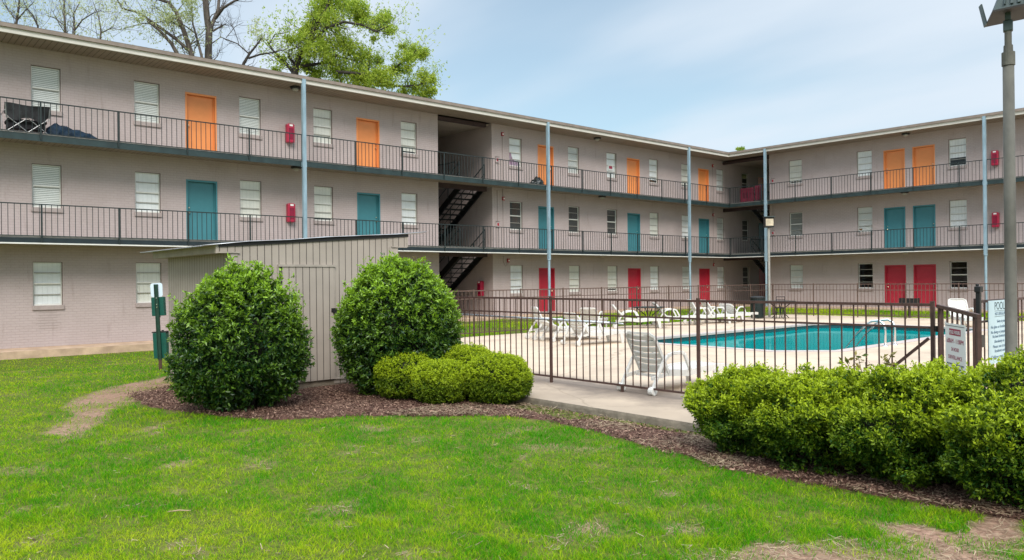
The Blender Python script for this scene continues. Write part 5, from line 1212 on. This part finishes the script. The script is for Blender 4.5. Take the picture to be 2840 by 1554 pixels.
def shrub(name, label, cat, base, rx, ry, hgt, n_sh, leaf, m, seed, group=None, n_leaf=6, lump=.12, fine=.5, pw=2.0, young=.5, stray=0, bias=0., asp=.38, core=.72, under=.0, fill=2.0, step=1.0, holes=.0, taper=.0):
    """a shrub of leafy shoots: every shoot ends at the lumpy surface and carries leaf rosettes, the youngest at its tip"""
    base = np.array(base, float); r = thing(name, label, cat, tuple(base), 0, group); rg = np.random.default_rng(seed)
    cz = hgt * .50; rz = hgt * .505; sc = np.array([rx, ry, rz]); k1 = rg.normal(0, 1, (26, 3)); k2 = rg.normal(0, 1, (150, 3)); k1 /= np.linalg.norm(k1, axis=1, keepdims=True); k2 /= np.linalg.norm(k2, axis=1, keepdims=True)
    a1 = rg.uniform(-.8, 1, 26); a2 = rg.uniform(-1, 1, 150)
    def radius(D):
        sup = (np.abs(D) ** pw).sum(1) ** (-1 / pw) if pw != 2 else 1.0
        return sup * (1 + lump * (np.exp((D @ k1.T - 1) * 12) @ a1) + lump * fine * (np.exp((D @ k2.T - 1) * 70) @ a2))
    D = rg.normal(0, 1, (n_sh, 3)); D /= np.linalg.norm(D, axis=1, keepdims=True); rr = radius(D)
    nz_ = np.exp((D @ k2.T - 1) * 70) @ a2
    k = (D[:, 2] > -.97) & (rg.uniform(0, 1, n_sh) > under * np.clip(-D[:, 2] * 1.6, 0, 1)) & (rg.uniform(0, 1, n_sh) > holes * np.clip(-nz_ * 2.2, 0, 1)); D = D[k]; rr = rr[k]; nz_ = nz_[k]; n = len(D)
    Nn = D / sc; Nn /= np.linalg.norm(Nn, axis=1, keepdims=True); G = Nn + np.array([0, 0, .45]) + rg.normal(0, .30, (n, 3)); G /= np.linalg.norm(G, axis=1, keepdims=True)
    P = D * sc * rr[:, None] + np.array([0, 0, cz]); P[:, :2] *= (1 + taper * .35 - taper * np.clip((P[:, 2:3] / hgt - .30) / .7, 0, 1) ** 1.3); vig = rg.uniform(0, 1, n); P = P + G * ((vig - .6) * leaf * 2.4)[:, None]
    tone = np.clip(young * (.16 + .92 * np.clip(Nn[:, 2] + .15, 0, 1.1)) * (.35 + .9 * vig) + nz_ * .12, .04, 1)      # upper shoots lighter: new growth, plus light from above put into the tint
    parts = []
    for j, (off, tf, nl, lf) in enumerate(((0.0, 1.0, n_leaf, .85), (.75 * step, .55, n_leaf, 1.0), (1.6 * step, .22, n_leaf - 1, 1.05))):
        C = P - G * (leaf * off) + rg.normal(0, leaf * .22, (n, 3)); q = C[:, 2] > .02
        parts.append(leaf_cloud(C[q], G[q], leaf * lf, np.clip(bias + tone[q] * tf, 0, 1), nl, .58, asp=asp))
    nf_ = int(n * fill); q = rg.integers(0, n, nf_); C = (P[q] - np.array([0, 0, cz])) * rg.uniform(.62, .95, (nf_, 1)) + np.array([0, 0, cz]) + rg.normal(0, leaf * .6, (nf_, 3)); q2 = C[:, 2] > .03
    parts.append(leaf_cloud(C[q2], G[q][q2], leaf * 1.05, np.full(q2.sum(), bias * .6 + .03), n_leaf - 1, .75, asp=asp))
    if stray:
        Ds = D[rg.permutation(n)]; Ds = Ds[Ds[:, 2] > .05][:stray]; P0 = Ds * sc * radius(Ds)[:, None] + np.array([0, 0, cz]); cs = []
        for p, dd in zip(P0, Ds):
            g2 = dd * .5 + np.array([0, 0, 1.]) + rg.normal(0, .2, 3); g2 /= np.linalg.norm(g2); Ls = rg.uniform(1., 2.9) * leaf
            cs += [p + g2 * Ls * s_ for s_ in (.2, .6, 1.0)]
        cs = np.array(cs); parts.append(leaf_cloud(cs, np.tile([0, 0, 1.], (len(cs), 1)), leaf * .9, np.full(len(cs), .7 * young + .1), 5, .65, asp=asp))
    V, Fc, T = merge(parts)
    link('foliage', fast_mesh('foliage', V, Fc, m, tint=T), r)
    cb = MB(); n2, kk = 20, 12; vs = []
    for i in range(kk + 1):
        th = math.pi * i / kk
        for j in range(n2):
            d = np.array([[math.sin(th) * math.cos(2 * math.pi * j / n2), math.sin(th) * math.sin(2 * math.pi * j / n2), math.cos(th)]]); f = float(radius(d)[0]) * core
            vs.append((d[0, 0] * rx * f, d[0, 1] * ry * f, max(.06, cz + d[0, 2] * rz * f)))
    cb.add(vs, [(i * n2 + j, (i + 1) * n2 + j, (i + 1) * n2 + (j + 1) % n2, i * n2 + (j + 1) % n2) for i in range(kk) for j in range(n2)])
    obj('dark_core', cb, M['core'], r, smooth=True)  # opaque dark blob standing in for the shaded inside of the shrub
    for j in range(5):
        a = j * 1.3 + seed; obj('stem', MB().tube([(.10 * math.cos(a), .10 * math.sin(a), -.08), (.35 * rx * math.cos(a), .35 * ry * math.sin(a), cz * .8)], [.022, .014], 6), M['bark_dark'], r)
    return r
g0 = lambda x, y: float(ground_z(x, y)) + .03
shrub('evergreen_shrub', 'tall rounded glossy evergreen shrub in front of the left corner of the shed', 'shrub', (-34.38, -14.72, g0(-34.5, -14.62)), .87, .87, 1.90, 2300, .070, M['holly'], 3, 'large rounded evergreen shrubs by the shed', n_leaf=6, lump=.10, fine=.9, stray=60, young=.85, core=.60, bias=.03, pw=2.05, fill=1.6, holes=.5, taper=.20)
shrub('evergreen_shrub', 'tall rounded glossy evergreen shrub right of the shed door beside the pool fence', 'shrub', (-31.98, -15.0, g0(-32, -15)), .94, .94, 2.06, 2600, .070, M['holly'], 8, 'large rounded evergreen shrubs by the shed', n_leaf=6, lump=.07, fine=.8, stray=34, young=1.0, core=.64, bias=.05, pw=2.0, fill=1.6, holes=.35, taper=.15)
bx = [((-32.26, -15.70), .45, .68, 'leftmost clipped ball of the low bright green shrub cluster'), ((-32.08, -16.36), .43, .60, 'front middle clipped ball of the low bright green shrub cluster'),
      ((-31.30, -15.98), .48, .74, 'rear clipped ball of the low bright green shrub cluster nearest the fence'), ((-31.52, -16.93), .47, .68, 'rightmost clipped ball of the low bright green shrub cluster'),
      ((-31.72, -15.22), .38, .76, 'small clipped ball at the back of the shrub cluster under the tall evergreen')]
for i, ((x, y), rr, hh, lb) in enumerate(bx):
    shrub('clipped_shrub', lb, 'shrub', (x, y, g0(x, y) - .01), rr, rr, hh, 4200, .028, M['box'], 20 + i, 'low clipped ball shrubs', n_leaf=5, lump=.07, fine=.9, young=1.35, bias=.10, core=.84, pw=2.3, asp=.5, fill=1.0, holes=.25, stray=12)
hd = [((-31.68, -21.12), .55, .47, .78, 'left end lobe of the long clipped hedge on the right'), ((-31.70, -21.88), .64, .52, .87, 'hedge shrub second from the left end on the right'),
      ((-31.64, -22.70), .68, .53, .92, 'hedge shrub in front of the gate'), ((-31.62, -23.52), .72, .56, .98, 'hedge shrub at the right edge of the picture'), ((-31.6, -24.42), .72, .60, .98, 'hedge shrub just beyond the right edge of the picture')]
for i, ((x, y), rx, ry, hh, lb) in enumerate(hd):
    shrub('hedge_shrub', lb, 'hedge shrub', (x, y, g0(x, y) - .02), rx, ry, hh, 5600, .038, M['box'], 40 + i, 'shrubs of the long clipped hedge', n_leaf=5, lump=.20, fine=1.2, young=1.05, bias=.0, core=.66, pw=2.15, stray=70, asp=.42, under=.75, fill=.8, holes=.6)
def sprig(base, label, hgt, seed):
    r = thing('sapling', label, 'sapling', base); rr = np.random.default_rng(seed); st = MB(); C = []; Dd = []
    for k in range(7):
        a = rr.uniform(0, 6.28); l = rr.uniform(.6, 1) * hgt; e = np.array([math.cos(a) * .22, math.sin(a) * .22, l]); st.tube([(0, 0, 0), e * [.5, .5, .6], e], [.008, .006, .003], 5)
        for s in np.linspace(.45, 1, 6): C.append(e * [s, s, s] + rr.normal(0, .03, 3)); Dd.append([math.cos(a) * .8 + rr.normal(0, .5), math.sin(a) * .8 + rr.normal(0, .5), .25])
    C = np.array(C); Dd = np.array(Dd); Dd /= np.linalg.norm(Dd, axis=1, keepdims=True); V, Fc, T = leaf_cloud(C, Dd, .085, np.clip(RNG.uniform(.2, 1, len(C)), 0, 1), 4, .5, asp=.34)
    obj('stem', st, M['bark_dark'], r); link('foliage', fast_mesh('foliage', V, Fc, M['sprig'], tint=T), r)
p = at(2412, 1020, 7.8); sprig((p[0], p[1], p[2] - .55), 'spindly reddish sapling poking up behind the top of the hedge', .72, 4)
p = at(1135, 735, 12.6); sprig((p[0], p[1], p[2] - .6), 'thin reddish sapling poking out behind the tall evergreen shrub by the fence', .68, 9)
# fallen twig on the lawn
p = ground_at(497, 1429); q = ground_at(1265 / 2.545, 1000 + 1085 / 2.545)
o = obj('twig', MB().tube([(q[0] - .07, q[1] + .05, q[2] + .022), (q[0], q[1], q[2] + .03), (q[0] + .07, q[1] - .05, q[2] + .024)], [.005, .006, .004], 6), mat('pale_twig', (.34, .25, .15), .9)); tag(o, 'short pale fallen twig lying on the lawn at the lower left', 'twig')

# ------------------------------------------------------------------ trees behind the roof
def grow(mb, tips, p, d, L, r, lvl, rr, up=.15, spread=.75, n=3, gravity=0.0):
    """a limb with side shoots; tips collect shoot ends"""
    k = 5; pts = [p]; q = p.copy(); dd = d.copy()
    for i in range(k):
        dd = dd + rr.normal(0, .16, 3) + np.array([0, 0, up * .3 - gravity]); dd /= np.linalg.norm(dd); q = q + dd * L / k; pts.append(q.copy())
    mb.tube(pts, [r * (1 - .75 * i / k) for i in range(k + 1)], 6 if r > .03 else 4, cap=False)
    tips.append((pts[-1], dd)); tips.append((pts[3], dd))
    if lvl <= 0: return
    for j in range(n):
        i = rr.integers(1, k + 1); b_ = pts[i]; e = dd + rr.normal(0, spread, 3); e[2] += up; e /= np.linalg.norm(e); grow(mb, tips, b_, e, L * rr.uniform(.45, .72), r * .5 * (1 - .4 * i / k), lvl - 1, rr, up, spread, n, gravity)
def limb(px, D, r0, r1, dz=0.0):
    return [at(x, y, D + dz * i / max(1, len(px) - 1)) for i, (x, y) in enumerate(px)], list(np.linspace(r0, r1, len(px)))
def tree(name, label, D, limbs, bark, leafm, leaf, n_leaf, seed, lvl=2, tw=1.6, per=5, tint=(.2, .8), blobs=(), cat='tree', spread=.4):
    """limbs: list of (photo polyline, radius at start, at end); twigs grow along them; blobs: extra leaf masses (px, py, radius px, count)"""
    rr = np.random.default_rng(seed); r = thing(name, label, cat, tuple(at(limbs[0][0][0][0], limbs[0][0][0][1], D) * [1, 1, 0])); mb = MB(); tips = []; base = np.array(r.location)
    mpx = D / F_PX
    for li, (px, r0, r1) in enumerate(limbs):
        P, RR = limb(px, D, r0, r1, rr.uniform(-1.5, 1.5) if li else 0); 
        if li == 0: P = [np.array([P[0][0], P[0][1], -.2])] + P; RR = [r0 * 1.25] + RR
        mb.tube([q - base for q in P], RR, 8, cap=False)
        for i in range(1, len(P)):
            for _ in range(per):
                f = rr.uniform(0, 1); q = P[i - 1] * (1 - f) + P[i] * f
                if q[2] < 8.6: continue
                d = (P[i] - P[i - 1]); d /= np.linalg.norm(d); d = d + rr.normal(0, .8, 3) + [0, 0, .25]; d /= np.linalg.norm(d)
                grow(mb, tips, q - base, d, tw * rr.uniform(.5, 1.1), max(.010, min(RR[i] * .4, .035)), lvl, rr)
    obj('trunk', mb, bark, r, smooth=True)
    C = []
    if tips and n_leaf:
        for p, d in tips:
            for _ in range(n_leaf): C.append(p + rr.normal(0, spread, 3) * tw * .35)
    for bx_, by_, br, cnt in blobs:
        c = at(bx_, by_, D + rr.uniform(-.8, .8)) - base; R0 = br * mpx
        v = rr.normal(0, 1, (cnt, 3)); v /= np.linalg.norm(v, axis=1, keepdims=True); v *= (rr.uniform(0, 1, (cnt, 1)) ** .45) * R0
        # clump inside the mass
        cl = rr.normal(0, 1, (max(3, cnt // 70), 3)); cl /= np.linalg.norm(cl, axis=1, keepdims=True); cl *= R0 * rr.uniform(.35, 1.0, (len(cl), 1)); v = v * .66 + cl[rr.integers(0, len(cl), cnt)] * .74 * rr.uniform(.7, 1.12, (cnt, 1))
        C += list(c + v)
    if C:
        C = np.array(C); nn = len(C); t = np.clip(rr.uniform(*tint, nn) + (fbm(C[:, 0] + C[:, 1], C[:, 2], 1.4, seed) - .5) * .8, 0, 1); G = rr.normal(0, 1, (nn, 3)); G[:, 2] -= .3; G /= np.linalg.norm(G, axis=1, keepdims=True)
        V, Fc, T = leaf_cloud(C, G, leaf, t, 3, .7, asp=.5); link('crown', fast_mesh('crown', V, Fc, leafm, tint=T), r)
    return r
k = 2.7114
def c1(*p): return [(x / k, y / k) for x, y in p]
def c2(*p): return [(600 + x / k, y / k) for x, y in p]
tree('bare_tree', 'tall grey-barked tree with one thick bare trunk rising behind the roof', 39, [(c1((1572, 520), (1566, 440), (1572, 240), (1555, 120), (1540, -60)), .20, .15), (c1((1572, 250), (1600, 170), (1640, 80), (1650, -40)), .11, .07),
      (c1((1620, 140), (1680, 60), (1760, 10), (1850, -30)), .08, .04), (c1((1600, 235), (1650, 205), (1700, 180)), .06, .02), (c1((1590, 330), (1660, 280), (1790, 330), (1880, 410)), .03, .012), (c1((1700, 285), (1770, 200), (1830, 170)), .02, .008)], M['bark'], M['bud'], .12, 0, 5, lvl=2, tw=1.3, per=2)
tree('bare_tree', 'multi-stemmed leafless tree leaning left behind the roof, left of the thick trunk', 38, [(c1((1460, 520), (1440, 410), (1385, 240), (1330, 100), (1270, 20), (1150, -20)), .15, .07), (c1((1440, 400), (1330, 300), (1180, 190), (1040, 95), (920, 65), (870, -20)), .09, .03),
      (c1((1340, 420), (1290, 330), (1210, 240), (1110, 160)), .10, .05), (c1((1520, 440), (1490, 320), (1450, 180), (1440, 60)), .07, .03), (c1((1370, 210), (1270, 150), (1180, 170), (1060, 180), (930, 215)), .045, .015), (c1((1480, 260), (1400, 200), (1330, 160)), .04, .015)],
     M['bark'], M['bud'], .10, 1, 6, lvl=2, tw=1.4, per=2, tint=(.1, .7), blobs=[(460, 45, 50, 260), (400, 45, 30, 90), (520, 40, 28, 130), (525, 5, 30, 170)])
tree('sparse_tree', 'thin budding tree at the far left above the roof', 36, [(c1((118, 330), (122, 180), (140, 60), (150, -40)), .07, .03), (c1((130, 150), (190, 80), (250, 20)), .04, .012), (c1((280, 330), (285, 200), (250, 120), (200, 60)), .05, .02), (c1((122, 150), (70, 90), (20, 20)), .03, .01)],
     M['bark'], M['bud'], .08, 1, 7, lvl=2, tw=1.6, per=3, tint=(.1, .9), spread=.7)
tree('sparse_tree', 'thin budding tree second from the left above the roof', 37, [(c1((490, 360), (490, 240), (485, 110), (480, -40)), .08, .03), (c1((550, 360), (560, 220), (555, 100), (600, 20)), .06, .02), (c1((560, 230), (620, 150), (700, 100), (760, 80)), .04, .012), (c1((750, 330), (760, 230), (740, 120), (700, 20)), .05, .015), (c1((490, 200), (420, 140), (360, 120)), .035, .01), (c1((760, 250), (840, 210), (920, 230)), .03, .01)],
     M['bark'], M['bud'], .08, 1, 8, lvl=2, tw=1.6, per=3, tint=(.1, .9), spread=.7)
tree('bare_tree', 'small forked nearly leafless tree behind the roof between the thick trunk and the leafy tree', 40, [(c2((190, 560), (205, 480), (250, 405), (300, 345), (340, 285)), .10, .03), (c2((245, 405), (160, 330), (60, 295)), .04, .015), (c2((240, 440), (330, 410), (430, 395), (530, 370)), .06, .02), (c2((170, 330), (130, 210), (70, 160)), .02, .008)],
     M['bark_dark'], M['bud'], .12, 0, 12, lvl=2, tw=1.0, per=2, blobs=[(705, 75, 26, 60), (720, 95, 18, 40)])
tree('leafy_tree', 'large bright green leafy tree behind the roof', 42, [(c2((585, 640), (590, 540), (620, 440), (690, 330), (760, 190), (830, 60), (860, -30)), .24, .06), (c2((575, 540), (500, 450), (430, 385), (375, 300)), .11, .03), (c2((400, 330), (440, 260), (520, 250)), .03, .012), (c2((600, 500), (545, 430), (545, 380), (640, 350)), .06, .02),
      (c2((700, 330), (830, 210), (960, 165), (1100, 190), (1200, 240), (1290, 200)), .10, .03), (c2((620, 500), (780, 480), (900, 420), (1010, 450), (1150, 470)), .10, .03), (c2((900, 540), (1150, 560), (1330, 520), (1440, 440), (1500, 380)), .09, .03), (c2((1200, 640), (1400, 650), (1530, 640), (1600, 600)), .07, .02), (c2((900, 430), (870, 330), (800, 260)), .05, .02)],
     M['bark_dark'], M['oak'], .115, 3, 9, lvl=1, tw=1.5, per=4, tint=(.2, .85),
     blobs=[(600 + x / k, y / k, rr_ / k, int(c_ * .95)) for x, y, rr_, c_ in [(800, 60, 120, 900), (930, 50, 140, 1100), (1060, 60, 110, 800), (1090, 140, 90, 600), (870, 150, 120, 800), (740, 170, 90, 500), (680, 230, 70, 300), (1200, 170, 90, 480), (1280, 150, 80, 420), (1290, 230, 60, 260), (1190, 290, 40, 90),
             (640, 290, 80, 350), (700, 380, 100, 500), (800, 330, 100, 560), (930, 310, 100, 520), (1010, 380, 110, 700), (1120, 430, 110, 800), (830, 440, 90, 500), (680, 500, 80, 480), (760, 560, 90, 600), (920, 540, 120, 1000), (1070, 560, 120, 1100), (1200, 560, 110, 800), (1130, 640, 110, 600), (1300, 600, 100, 500), (1230, 450, 60, 200), (1340, 500, 70, 260),
             (1430, 440, 90, 460), (1480, 370, 90, 480), (1550, 400, 60, 260), (1400, 350, 40, 100), (1440, 520, 60, 160), (1480, 640, 90, 420), (1580, 590, 90, 460), (1640, 590, 50, 140), (1560, 690, 90, 420), (1620, 690, 50, 160), (1420, 690, 60, 220), (490, 440, 60, 160), (450, 520, 50, 120), (560, 300, 40, 90)]])
tree('far_tree', 'tiny spring green treetop showing over the roof at the inner corner', 62, [([(2048, 450), (2050, 425), (2052, 412)], .06, .02)], M['bark'], M['oak'], .15, 0, 10, lvl=1, tw=.5, per=2, blobs=[(2056, 413, 10, 60), (2046, 414, 6, 30)])
